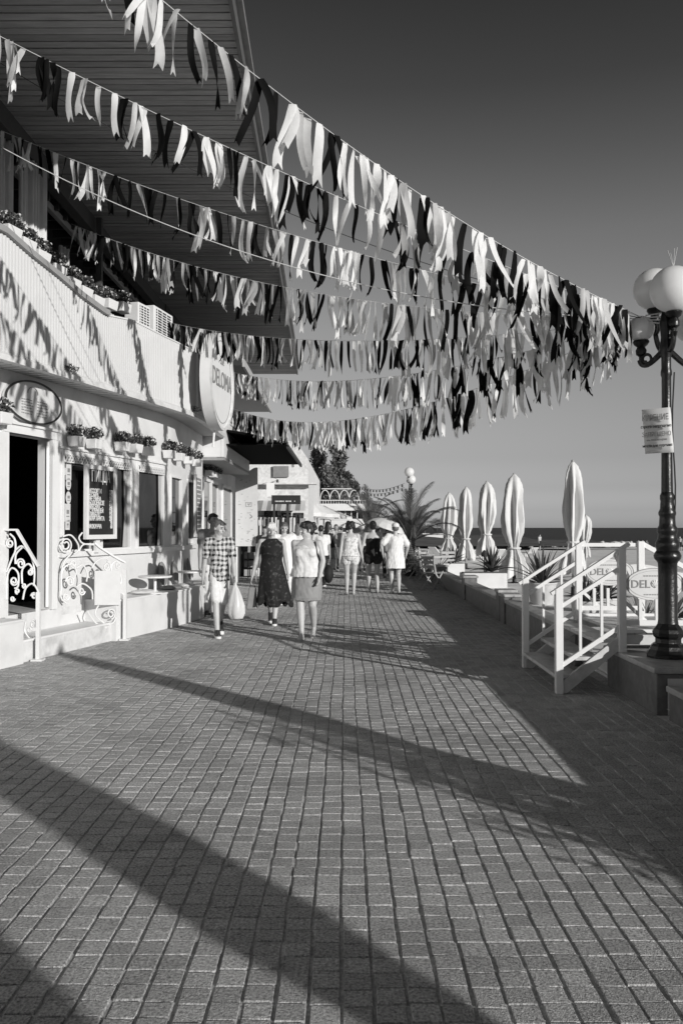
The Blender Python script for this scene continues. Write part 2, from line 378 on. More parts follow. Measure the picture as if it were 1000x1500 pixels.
    def torso(mb, z0, zl, flare=1.0, tk=1.10, top_=1.40):
        mb.loft([((0, .0, z0), tr_*1.22*flare*tk, .125*bw*flare*tk), ((0, 0, 1.0), tr_*1.16*tk*(.5+.5*flare), .118*bw*tk), ((0, 0, 1.1), tr_*1.08*tk, .112*bw*tk), ((0, 0, 1.2), tr_*1.10*tk, .122*bw*tk), ((0, 0, 1.30), tr_*1.19*tk, .122*bw*tk), ((0, 0, top_-.03), tr_*1.14*tk, .098*tk), ((0, .0, top_+.015), .085, .07)], 28)
        if female:
            for sx in (-1, 1): mb.ell((sx*.07*bw, -.078*bw, 1.25), (.075*bw, .07*bw, .075*bw))
    if top == 'tee': torso(T_, .86, 0); sleeves(T_, .62)
    elif top == 'shirt': torso(T_, .80, 0, 1.04, 1.10); sleeves(T_, .80, .062); T_.cap((-.055, -.05, 1.42), (.0, -.10, 1.36), .018, .014); T_.cap((.055, -.05, 1.42), (.0, -.10, 1.36), .018, .014); T_.cap((-.06, .03, 1.44), (.06, .03, 1.44), .016, .016)
    elif top == 'vest': torso(T_, .90, 0, 1.16, 1.14, 1.37); [T_.cap((sx*.10, -.03, 1.36), (sx*.11, .04, 1.385), .035, .03) for sx in (-1, 1)]
    elif top == 'tank': torso(T_, .88, 0, .98, 1.03, 1.30); [T_.tube([(sx*.075, -.10, 1.29), (sx*.09, -.02, 1.42), (sx*.085, .06, 1.38), (sx*.06, .10, 1.28)], .014, 6) for sx in (-1, 1)]
    elif top == 'dress':
        torso(T_, .96, 0, 1.06, 1.07, 1.37); [T_.cap((sx*.10, -.03, 1.36), (sx*.11, .04, 1.39), .032, .03) for sx in (-1, 1)]
    elif top == 'cover': torso(T_, .62, 0, 1.15, 1.14); sleeves(T_, .75, .085)
    if top not in ('none', 'dress'): bake(T_, {'tee': 'shirt', 'shirt': 'shirt', 'vest': 'top', 'tank': 'swimsuit_top', 'cover': 'cover_up'}[top], topm, t, vv, 3, .010)
    Bm = MB()
    def legs(mb, f_, r0, r1):
        for i in (0, 1): mb.cap(hips[i], hips[i].lerp(knee[i], f_), r0, r1)
    if bottom == 'shorts':
        Bm.loft([((0, .0, .80), .14*bw, .11*bw), ((0, .01, .88), .175*bw, .13*bw), ((0, 0, 1.0), .155*bw, .115*bw), ((0, 0, 1.03), .15*bw, .11*bw)]); legs(Bm, .92, .10*bw, .088*(.4+.6*bw)); nm = 'shorts'
    elif bottom == 'briefshorts':
        Bm.loft([((0, .0, .80), .13*bw, .11*bw), ((0, .01, .88), .178*bw, .135*bw), ((0, 0, 1.0), .152*bw, .112*bw), ((0, 0, 1.03), .15*bw, .11*bw)]); legs(Bm, .30, .105*bw, .105*bw); nm = 'shorts'
    elif bottom == 'trousers':
        Bm.loft([((0, .0, .80), .14*bw, .11*bw), ((0, .01, .88), .17*bw, .125*bw), ((0, 0, 1.03), .15*bw, .11*bw)]); nm = 'trousers'
        for i in (0, 1): Bm.cap(hips[i], knee[i], .095*bw, .075); Bm.cap(knee[i], ank[i]+V((0, 0, .02)), .075, .06)
    elif bottom == 'skirt':
        cx_ = (knee[0]+knee[1])/2; Bm.loft([((cx_.x*.5, cx_.y*.5, .56), .195*bw, .155*bw), ((0, 0, .60), .198*bw, .158*bw), ((0, 0, .72), .195*bw, .15*bw), ((0, .01, .86), .188*bw, .142*bw), ((0, 0, .98), .158*bw, .118*bw), ((0, 0, 1.0), .152*bw, .115*bw)], 28); nm = 'skirt'
    elif bottom == 'longskirt':
        mb2 = MB(); seg = 60; rings = []
        prof = [(1.445, .085, .075), (1.415, .125, .095), (1.37, tr_*1.24, .122), (1.29, tr_*1.28, .158*bw), (1.20, tr_*1.24, .158*bw), (1.08, tr_*1.18, .125*bw), (.95, tr_*1.36, .15*bw), (.8, .205*bw, .17*bw), (.62, .23*bw, .19*bw), (.45, .25*bw, .21*bw), (.33, .265*bw, .225*bw)]
        n = 40
        for i in range(n+1):
            f_ = i/n*(len(prof)-1); k = min(int(f_), len(prof)-2); q = f_-k; z = prof[k][0]*(1-q)+prof[k+1][0]*q; rx = prof[k][1]*(1-q)+prof[k+1][1]*q; ry = prof[k][2]*(1-q)+prof[k+1][2]*q; lo = max(0, (1.0-z)/.67)
            for j in range(seg):
                a = 2*math.pi*j/seg; fo = 1+lo*(.10*math.sin(7*a+1)+.05*math.sin(13*a+2+z*3)); zz_ = z+(.045*math.sin(5*a)+.03*math.sin(11*a) if i >= n-1 else 0)
                mb2.v.append((rx*fo*math.cos(a)+lo*.05, ry*fo*math.sin(a)-(.012 if z > 1.15 and math.sin(a) < 0 else 0), zz_))
        for i in range(n):
            for j in range(seg): a = i*seg+j; c = i*seg+(j+1) % seg; mb2.f.append((a, a+seg, c+seg, c))
        o = mb2.build('dress', topm, t, smooth=True); sd = o.modifiers.new('s', 'SOLIDIFY'); sd.thickness = .006; nm = None
    if bottom != 'none' and nm: bake(Bm, nm, botm, t, vv, 3, .007)
    # shoes
    if shoe != 'none':
        for i in (0, 1):
            s_ = MB(); drop = min(lift[i], .09); ft = ank[i]+V((0, -.16, -.052-drop*.9))
            if shoe == 'sandal':
                s_.cap(ank[i]+V((0, .04, -.078)), ft+V((0, -.03, -.028)), .030, .030); 
                for q in s_.v: pass
                s_.v = [(x, y, z if z < (ank[i].z-.068) else (ank[i].z-.068)) for x, y, z in s_.v] if not lift[i] else s_.v
                s_.build('sandal', M_wood, t); continue
            s_.cap(ank[i]+V((0, .035, -.04)), ft, .047, .042); s_.cap(ank[i]+V((0, .01, -.01)), ft+V((0, .05, .01)), .046, .034)
            o = bake(s_, 'shoe', shoe, t, .010, 2)
            so_ = MB(); so_.cap(ank[i]+V((0, .04, -.070)), ft+V((0, -.012, -.022)), .045, .044, 14); so_.v = [(x, y, min(z, ank[i].z-.055) if not lift[i] else z-.012) for x, y, z in so_.v]; so_.build('sole', M_white, o)
    return t, dict(hd=hd, elb=elb, sh=sh, ank=ank, knee=knee, hp=hp)
# plaid cloth
def plaid(name, a, b, scale=42):
    m = bpy.data.materials.new(name); m.use_nodes = True; N_ = m.node_tree.nodes; L_ = m.node_tree.links; bs = N_['Principled BSDF']; bs.inputs['Roughness'].default_value = .85
    tc = N_.new('ShaderNodeTexCoord'); sx = N_.new('ShaderNodeSeparateXYZ'); outs = []
    nz = N_.new('ShaderNodeTexNoise'); nz.inputs['Scale'].default_value = 7; L_.new(tc.outputs['Object'], nz.inputs['Vector'])
    vm = N_.new('ShaderNodeVectorMath'); vm.operation = 'MULTIPLY_ADD'; vm.inputs[1].default_value = (.09, .09, .09); L_.new(nz.outputs['Color'], vm.inputs[0]); L_.new(tc.outputs['Object'], vm.inputs[2]); L_.new(vm.outputs[0], sx.inputs[0])
    for ax, sc_ in ((0, 1), (2, .8)):
        mu = N_.new('ShaderNodeMath'); mu.operation = 'MULTIPLY'; mu.inputs[1].default_value = scale*2*sc_; L_.new(sx.outputs[ax], mu.inputs[0])
        si = N_.new('ShaderNodeMath'); si.operation = 'SINE'; L_.new(mu.outputs[0], si.inputs[0]); gt = N_.new('ShaderNodeMath'); gt.operation = 'GREATER_THAN'; gt.inputs[1].default_value = .05; L_.new(si.outputs[0], gt.inputs[0]); outs.append(gt)
    ad = N_.new('ShaderNodeMath'); ad.operation = 'ADD'; L_.new(outs[0].outputs[0], ad.inputs[0]); L_.new(outs[1].outputs[0], ad.inputs[1])
    mr = N_.new('ShaderNodeMapRange'); mr.inputs['From Max'].default_value = 2; mr.inputs['To Min'].default_value = a; mr.inputs['To Max'].default_value = b; L_.new(ad.outputs[0], mr.inputs['Value'])
    cb = N_.new('ShaderNodeCombineColor'); [L_.new(mr.outputs[0], cb.inputs[i]) for i in range(3)]; L_.new(cb.outputs[0], bs.inputs['Base Color']); return m
M_plaid = plaid('plaid_cotton', .55, .012, 52)
def patterned(name, lo, hi, sc_, thr):
    m = bpy.data.materials.new(name); m.use_nodes = True; N_ = m.node_tree.nodes; L_ = m.node_tree.links; bs = N_['Principled BSDF']; bs.inputs['Roughness'].default_value = .85
    tc = N_.new('ShaderNodeTexCoord'); nz = N_.new('ShaderNodeTexNoise'); nz.inputs['Scale'].default_value = sc_; nz.inputs['Detail'].default_value = 4; L_.new(tc.outputs['Object'], nz.inputs['Vector'])
    mr = N_.new('ShaderNodeMapRange'); mr.inputs['From Min'].default_value = thr; mr.inputs['From Max'].default_value = thr+.12; mr.inputs['To Min'].default_value = lo; mr.inputs['To Max'].default_value = hi; L_.new(nz.outputs['Fac'], mr.inputs['Value'])
    cb = N_.new('ShaderNodeCombineColor'); [L_.new(mr.outputs[0], cb.inputs[i]) for i in range(3)]; L_.new(cb.outputs[0], bs.inputs['Base Color']); return m
M_lace = patterned('black_lace', .005, .06, 20, .56)
M_floral = patterned('pale_floral', .66, .40, 16, .5)
# boy in plaid shirt
g = G(321, 930)
by, J = person('boy in plaid shirt, light shorts and dark sneakers carrying a plastic bag', (g.x, g.y, 0), R(14), 1.66, .0085, .80, M_skin, feet=((-.05, -.24, 0), (.04, .24, 0)), lift=(0, .10), hands=((-.23, .10, .84), (.20, -.24, .88)), elbow=((-.5, 1, 0), (.5, 1, 0)), hair='short', hairm=M_hairg, top='shirt', topm=M_plaid, bottom='shorts', botm=M_cloth_l, shoe=M_dark, head_turn=R(38), head_tilt=R(16))
hd = by.matrix_basis @ (J['hd'][1]+V((.0, -.02, -.06))); bpy.context.view_layer.update()
pb2 = thing('plastic_bag', 'full white plastic carrier bag hanging from the hand of the boy in plaid', 'bag', hd)
mb = MB(); seg = 30
for s, rx, ry in ((0, .012, .01), (.06, .02, .014), (.14, .05, .03), (.24, .085, .06), (.36, .115, .085), (.48, .12, .09), (.55, .09, .07), (.575, .03, .02)):
    for k in range(seg): a = 2*math.pi*k/seg; f_ = 1+.10*math.sin(5*a+s*6)+.06*math.sin(9*a+s*11); mb.v.append((rx*f_*math.cos(a)+.05*s, ry*f_*math.sin(a), -s*.98))
for i in range(7):
    for k in range(seg): a = i*seg+k; b = i*seg+(k+1) % seg; mb.f.append((a, b, b+seg, a+seg))
mb.f.append(tuple(range(7*seg, 8*seg))); mb.build('bag', mat('thin_plastic', .74, .35, .05, 5, .4, 12, transl=.3), pb2, smooth=True)
MB().tube([(-.015, 0, .05), (-.022, 0, .0), (-.01, 0, -.1)], .006, 6).build('handle', M_pot, pb2); MB().tube([(.015, 0, .05), (.024, 0, .0), (.02, 0, -.1)], .006, 6).build('handle', M_pot, pb2)
# woman in black dress
g = G(398, 913)
wd_, J = person('older woman with fair hair in a long black patterned dress', (g.x, g.y, 0), R(4), 1.62, .0085, 1.12, M_skin, feet=((-.02, .22, 0), (.05, -.20, 0)), lift=(.09, 0), hands=((-.33, .02, .80), (.27, .12, .84)), elbow=((-.6, .6, 0), (.6, 1, 0)), hair='bun', hairm=M_hairw, top='dress', topm=M_lace, bottom='longskirt', shoe=M_dark, head_turn=R(4), head_tilt=R(10), female=True)
q = wd_.matrix_basis @ (J['hd'][0]+V((-.0, -.01, -.08))); t = thing('handbag', 'pale cloth bag hanging from the right hand of the woman in black', 'bag', q)
MB().hexa([(-.10, -.04, -.46), (.08, -.04, -.46), (.08, .05, -.46), (-.10, .05, -.46)], [(-.05, -.03, -.10), (.06, -.03, -.10), (.06, .03, -.10), (-.05, .03, -.10)]).build('bag', M_cloth_g, t, bevel=.02); MB().tube([(-.04, 0, -.10), (-.01, 0, .02), (.04, 0, -.10)], .006, 6).build('handle', M_dark, t)
# woman in grey skirt
g = G(449, 934)
wg, J = person('dark-haired woman in pale sleeveless top and grey skirt looking to her right', (g.x, g.y, 0), R(-6), 1.63, .0085, 1.15, M_skin, feet=((-.04, -.22, 0), (.09, .14, 0)), lift=(0, .05), hands=((-.20, .20, .88), (.215, -.14, .90)), elbow=((-.3, 1, 0), (1, .6, 0)), hair='bun', hairm=M_hairk, top='vest', topm=M_cloth_l, bottom='skirt', botm=M_cloth_g, shoe='sandal', head_turn=R(-58), head_tilt=R(6), female=True)
q = wg.matrix_basis @ V((.31, .12, .93)); t = thing('shoulder_bag', 'black shoulder bag behind the hip of the woman in the grey skirt', 'bag', q)
mb = MB(); mb.ell((0, 0, 0), (.07, .12, .13), seg=20, rings=12); mb.build('bag', M_cloth_k, t, smooth=True)
MB().tube([wg.matrix_basis @ V(p)-q for p in ((.24, -.02, 1.05), (.17, -.11, 1.25), (.135, -.06, 1.41), (.16, .06, 1.40), (.25, .12, 1.15), (.31, .12, 1.02))], .011, 6).build('strap', M_cloth_k, t)
# man behind the boy
g = G(310, 905)
person('tall person in grey tee and sunglasses half hidden behind the boy', (g.x-.02, g.y+.3, 0), R(20), 1.80, .012, 1.1, M_skin2, feet=((-.1, .05, 0), (.1, -.05, 0)), hair='short', hairm=M_hairk, top='tee', topm=M_cloth_g, bottom='trousers', botm=M_cloth_l, head_turn=R(20))
# person in white behind
g = G(416, 884)
person('person in white tunic and white trousers walking behind the woman in black', (g.x, g.y, 0), R(10), 1.66, .013, 1.05, M_skin, hair='short', hairm=M_hairg, top='cover', topm=M_cloth_w, bottom='trousers', botm=M_cloth_w, head_tilt=R(20), hands=((-.26, -.1, .84), (.30, -.05, .82)))
# three women seen from behind
g = G(513, 871)
person('woman seen from behind with curly dark hair in a pale patterned playsuit', (g.x, g.y, 0), R(176), 1.68, .011, 1.06, M_skin, feet=((-.07, -.10, 0), (.07, .16, 0)), lift=(0, .05), hands=((-.28, -.05, .86), (.24, .1, .84)), hair='full', hairm=M_hairk, top='vest', topm=M_floral, bottom='briefshorts', botm=M_floral, female=True, shoe='sandal', detail=False)
g = G(546, 868)
person('woman seen from behind in black swimsuit top and black shorts', (g.x, g.y, 0), R(182), 1.70, .011, 1.12, M_skin, feet=((-.10, .12, 0), (.08, -.12, 0)), lift=(.03, 0), hands=((-.30, -.12, .88), (.30, .02, .88)), hair='bun', hairm=M_hairk, top='tank', topm=M_cloth_k, bottom='briefshorts', botm=M_cloth_k, female=True, shoe='sandal', detail=False)
g = G(579, 870)
person('woman seen from behind in white cover-up and white cap', (g.x, g.y, 0), R(186), 1.64, .011, 1.1, M_skin, feet=((-.06, .14, 0), (.06, -.12, 0)), lift=(.04, 0), hands=((-.27, -.10, .92), (.30, -.05, .95)), elbow=((-1, .4, 0), (1, .4, 0)), hair='short', hairm=M_hairg, hat='cap', top='cover', topm=M_cloth_w, bottom='briefshorts', botm=M_cloth_w, female=True, shoe='sandal', detail=False)
# open sun umbrella beyond them
q = P(567, 765, 26); t = thing('open_umbrella', 'pale open hand umbrella above the heads of the walking women', 'umbrella', (q.x, 26, q.z))
mb = MB(); seg = 16
mb.lathe([(.62, -.22), (.60, -.16), (.48, -.04), (.30, .05), (.12, .09), (.01, .10)], seg=16, rot=Matrix.Rotation(R(18), 3, 'Y')); o = mb.build('canopy', M_canvas, t); MB().tube([(0, 0, .1), (-.12, 0, -.75)], .01, 6).build('shaft', M_iron, t)
g = G(560, 846)
person('walker in dark clothes carrying the open umbrella', (q.x+.0, 26.05, 0), R(180), 1.62, .02, 1.0, hands=((.02, -.22, 1.15), (.25, .1, .8)), top='tee', topm=M_cloth_g, bottom='trousers', botm=M_cloth_k, hair='short', detail=False)
# crowd farther along the promenade
kinds = []
rc = random.Random(21)
specs = [('tee', 'trousers', M_cloth_w, M_cloth_k, M_hairk, 'short', False), ('cover', 'briefshorts', M_cloth_l, M_cloth_l, M_hairg, 'long', True), ('vest', 'skirt', M_cloth_k, M_cloth_g, M_hairk, 'long', True), ('tee', 'shorts', M_cloth_g, M_cloth_w, M_hairg, 'short', False), ('tank', 'skirt', M_cloth_w, M_cloth_k, M_hairw, 'bun', True), ('tee', 'shorts', M_cloth_k, M_cloth_g, M_hairk, 'short', False)]
crowd = [(470, 22.5, 0, 'walker in white shirt and dark trousers just right of the woman with the shoulder bag'), (480, 27, 2, 'walker in black top between the skirt woman and the curly-haired woman'), (436, 24, 1, 'walker in pale dress between the two nearest women'), (428, 30, 3, 'man in grey tee and white shorts by the shop front'), (388, 23.5, 5, 'person in black tee under the awning left of the woman in black'), (404, 28, 4, 'woman in white top looking at the clothes racks'), (457, 33, 5, 'man in black tee in the middle of the distant crowd'), (492, 31, 3, 'man in grey tee left of the curly-haired woman'), (443, 38, 0, 'distant walker in white shirt near the shop corner'), (466, 42, 1, 'distant walker in pale dress in the crowd'), (483, 46, 2, 'distant woman in black top below the pavilion'), (500, 40, 0, 'distant walker in white shirt right of the crowd'), (450, 48, 4, 'farthest woman in white top near the pavilion steps'), (475, 54, 5, 'tiny distant man in black tee below the pavilion'), (530, 30, 4, 'woman in white top glimpsed between the walking women'), (495, 56, 1, 'tiny distant walker in pale dress'), (421, 34, 2, 'woman in black top by the far shop windows'), (460, 60, 3, 'tiny distant man in grey tee'), (508, 50, 5, 'distant man in black tee before the second palm')]
proto = {}
for px, Y, k, lab in crowd:
    q = P(px, 773, Y); H_ = rc.uniform(1.58, 1.78); fc = rc.choice((0, 0, math.pi))+rc.uniform(-.4, .4)
    if k not in proto:
        a_, b_, tm, bm_, hm_, hr_, fe = specs[k]; ph = rc.random() < .5
        t, _ = person(lab, (q.x, Y, 0), fc, H_, .020, rc.uniform(.95, 1.15), rc.choice((M_skin, M_skin2)), feet=((-.08, -.15, 0), (.08, .15, 0)), lift=(0, .04), hair=hr_, hairm=hm_, top=a_, topm=tm, bottom=b_, botm=bm_, female=fe, group='people in the distant crowd', detail=False); proto[k] = t
    else:
        t = copy_tree(proto[k]); t.location = (q.x, Y, 0); t.rotation_euler = (0, 0, fc); s_ = H_/1.7; t.scale = (s_, s_, s_); t['label'] = lab
# bathers on the beach and in the shallows
bath = [(790, 92, 'lone bather standing on the sand left of the nearest parasol'), (847, 118, 'bather in the shallows just right of the nearest parasol'), (866, 120, 'bather standing in the water behind the small parasol'), (882, 124, 'bather wading alone in the middle of the shallows'), (924, 122, 'left one of a loose group of bathers near the lamp shaft'), (934, 119, 'second bather of the group near the lamp shaft'), (940, 120, 'third bather of the group near the lamp shaft'), (946, 121, 'right one of the group of bathers near the lamp shaft'), (995, 104, 'bather at the right edge of the photo')]
p0 = None
for i, (px, Y, lab) in enumerate(bath):
    q = P(px, 773, Y); z = (beach_h(q.x, Y) if Y < 105 else -1.9)
    if p0 is None: p0, _ = person(lab, (q.x, Y, z), .6, 1.75, .02, 1.0, M_skin, top='none', bottom='shorts', botm=M_cloth_k, hair='short', shoe='none', group='bathers at the shore', detail=False); continue
    t = copy_tree(p0); t.location = (q.x, Y, z); t.rotation_euler = (0, 0, rc.uniform(0, 6)); t['label'] = lab
# birds? none in the photograph
# ================================================= GROUND
def zone_kind(o): o['kind'] = 'structure'; return o
# promenade blocks: real bevelled paving blocks
PW = .108
def paving(y0, y1, x0, x1):
    mb = MB(); v = mb.v; f = mb.f; rnd = random.Random(3)
    ncol = int((x1-x0)/PW)
    def wob(x, y): return .010*mnoise.noise((x*.5, y*.6, 0))+.004*mnoise.noise((x*3.1, y*2.9, 4))
    def rowy(c, k): return y0+k*.1015+.085*mnoise.noise((c*.10, k*.045, 7))+.02*mnoise.noise((c*.45, k*.11, 3))
    for c in range(ncol):
        xc = x0+c*PW; k = 0; cs = rnd.uniform(-.009, .009); nxt = rowy(c, 0)+cs
        while nxt < y1:
            y = nxt; k += 1; nxt = rowy(c, k)+cs+rnd.uniform(-.006, .006)
            if rnd.random() < .02: cs += rnd.uniform(-.03, .03)
            l = max(.06, nxt-y); nxt = y+l
            xa = xc+.0044+wob(xc, y); xb = xc+PW-.0044+wob(xc+PW, y)
            ja = rnd.uniform(-.0032, .0032)
            z = rnd.uniform(-.0025, .0015); tx = rnd.uniform(-.0014, .0014); ty = rnd.uniform(-.0006, .0006); g = .0026; bv = .0044; bw_ = .003; h = .010
            ya = y+g; yb = y+l-g; n = len(v)
            a1, a2 = xa+ja, xb+ja*.6
            sk = rnd.uniform(-.003, .003)
            v += [(a1, ya, z-h), (a2, ya+sk, z-h), (a2, yb+sk, z-h), (a1, yb, z-h),
                  (a1+bv, ya+bw_, z+tx-ty), (a2-bv, ya+bw_+sk, z-tx-ty), (a2-bv, yb-bw_+sk, z-tx+ty), (a1+bv, yb-bw_, z+tx+ty)]
            f += [(n+4, n+5, n+6, n+7), (n, n+1, n+5, n+4), (n+1, n+2, n+6, n+5), (n+2, n+3, n+7, n+6), (n+3, n, n+4, n+7)]
    return mb
pv = paving(1.6, 34, -5.2, 2.64).build('promenade', M_pave); pv['kind'] = 'structure'; pv['label'] = 'grey block paving of the promenade'
jb = MB().box((-1.3, 12, -.0125), (8.4, 44, .012)).build('joint_bed', M_joint); jb['kind'] = 'structure'
# far / behind promenade as a sheet with a procedural block pattern
mp_ = mat('far_paving', .27, .8, .2, 30, .3, 100, dark=(.2, .8))
g = MB().quad((-60, -30, -.03), (2.64, -30, -.03), (2.64, 160, -.03), (-60, 160, -.03)).build('ground', mp_); g['kind'] = 'structure'
g = MB().quad((-5.2, 34, -.01), (2.64, 34, -.01), (2.64, 110, -.01), (-9, 110, -.01)).build('road', mp_); g['kind'] = 'structure'
# beach
mb = MB(); xs = [2.66, 3, 4, 5, 6]+[6+i*.5 for i in range(1, 50)]+[31+i*2.5 for i in range(1, 40)]; ys = [-20+i*1.0 for i in range(0, 128)]
nx = len(xs)
for y in ys:
    for x in xs: mb.v.append((x, y, beach_h(x, y)))
for j in range(len(ys)-1):
    for i in range(nx-1): a = j*nx+i; mb.f.append((a, a+1, a+1+nx, a+nx))
o = mb.build('sand', M_sand, smooth=True); o['kind'] = 'structure'
mb = MB().quad((2.66, 60, .02), (18, 107, -.8), (14, 107, 0), (2.66, 107, .02)); 
# sea
m = bpy.data.materials.new('sea_water'); m.use_nodes = True; N_ = m.node_tree.nodes; L_ = m.node_tree.links; b = N_['Principled BSDF']
b.inputs['Base Color'].default_value = gray(.03); b.inputs['Roughness'].default_value = .45; b.inputs['Specular IOR Level'].default_value = .10
tc = N_.new('ShaderNodeTexCoord'); mpn = N_.new('ShaderNodeMapping'); mpn.inputs['Scale'].default_value = (.25, .6, 1); L_.new(tc.outputs['Object'], mpn.inputs[0])
nz = N_.new('ShaderNodeTexNoise'); nz.inputs['Scale'].default_value = 1.0; nz.inputs['Detail'].default_value = 8; L_.new(mpn.outputs[0], nz.inputs['Vector'])
bp = N_.new('ShaderNodeBump'); bp.inputs['Distance'].default_value = .9; bp.inputs['Strength'].default_value = .9; L_.new(nz.outputs['Fac'], bp.inputs['Height']); L_.new(bp.outputs[0], b.inputs['Normal'])
mb = MB().quad((-3000, 60, -1.35), (26000, -4000, -1.35), (26000, 30000, -1.35), (-3000, 30000, -1.35))
o = mb.build('sea', m); o['kind'] = 'structure'
# surf: two low rolls of foam at the water's edge
M_foam = mat('foam', .75, .9, .15, .6, .5, 2)
rnd = random.Random(5)
def surf(x0, x1, y, wd, h):
    mb = MB(); n = int((x1-x0)/2); rows = [[], [], []]
    for i in range(n+1):
        x = x0+(x1-x0)*i/n; k = .35+abs(mnoise.noise((x*.11, y, 3)))*2.0; yy = y+2.5*mnoise.noise((x*.05, y, 9))
        for r_, (dy, z) in enumerate(((-wd/2*k, 0), (0, h*k), (wd/2*k, 0))): rows[r_].append((x, yy+dy, -1.345+z))
    n0 = 0; mb.v = rows[0]+rows[1]+rows[2]; q = n+1
    for i in range(n):
        mb.f.append((i, i+1, q+i+1, q+i)); mb.f.append((q+i, q+i+1, 2*q+i+1, 2*q+i))
    return mb
for a in ((6, 120, 111, 2.4, .16), (20, 140, 119, 1.6, .2)):
    o = surf(*a).build('surf', M_foam, smooth=True); tag(o, kind='stuff'); o['label'] = 'line of white surf along the beach'
# groyne of pale rocks left part of the water's edge
t = MB(); rnd = random.Random(8)
for i in range(60):
    x = 16+i*.45; t.ell((x, 128+rnd.uniform(-1, 1), -1.1+rnd.uniform(-.1, .3)), (rnd.uniform(.5, 1.2), .8, rnd.uniform(.3, .5)), seg=7, rings=4)
o = t.build('breakwater', M_concrete, smooth=False); tag(o, 'long low breakwater of pale rocks in the water beyond the beach', 'breakwater')
# sea-side terrace behind the kerb wall
o = MB().box((4.3, 18, .08), (3.2, 26, .16)).build('terrace_paving', M_deckpave); o['kind'] = 'structure'

# ================================================= KERB WALL (shaded stone wall on the right)
kw = thing('stone_wall', 'low dark stone kerb wall with pale capping between promenade and beach terrace', 'wall', (2.58, 0, 0))
def wallseg(y0, y1, z, x0=2.58, w=.2, capz=.05):
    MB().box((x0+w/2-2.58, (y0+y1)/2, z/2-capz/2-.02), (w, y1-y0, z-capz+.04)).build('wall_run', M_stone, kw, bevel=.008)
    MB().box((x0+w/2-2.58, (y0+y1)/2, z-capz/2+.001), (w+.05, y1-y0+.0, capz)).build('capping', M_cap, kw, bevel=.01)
wallseg(6.3, 6.95, .27, 2.62)
wallseg(-12, 6.25, .43, 2.62)
wallseg(9.62, 13.75, .39)
wallseg(14.5, 18.3, .38)
wallseg(18.75, 23.5, .36)
wallseg(23.9, 34, .34)
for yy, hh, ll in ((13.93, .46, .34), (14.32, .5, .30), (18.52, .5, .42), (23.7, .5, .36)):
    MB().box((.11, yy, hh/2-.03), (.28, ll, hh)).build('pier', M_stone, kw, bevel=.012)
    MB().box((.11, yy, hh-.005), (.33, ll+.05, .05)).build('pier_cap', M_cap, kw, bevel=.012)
# plinth under the lamp
pl = thing('lamp_plinth', 'raised pale stone plinth carrying the near lamp post beside the steps', 'plinth', (2.58, 7.8, 0))
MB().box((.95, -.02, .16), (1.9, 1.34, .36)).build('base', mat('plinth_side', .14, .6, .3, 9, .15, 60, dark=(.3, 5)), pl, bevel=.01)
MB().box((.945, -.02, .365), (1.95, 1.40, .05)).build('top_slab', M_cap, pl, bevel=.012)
# paler slab: sunlight on the end face is put into its colour
MB().box((.99, -.70, .15), (1.8, .012, .3)).build('sunlit_end_panel', M_concrete, pl)

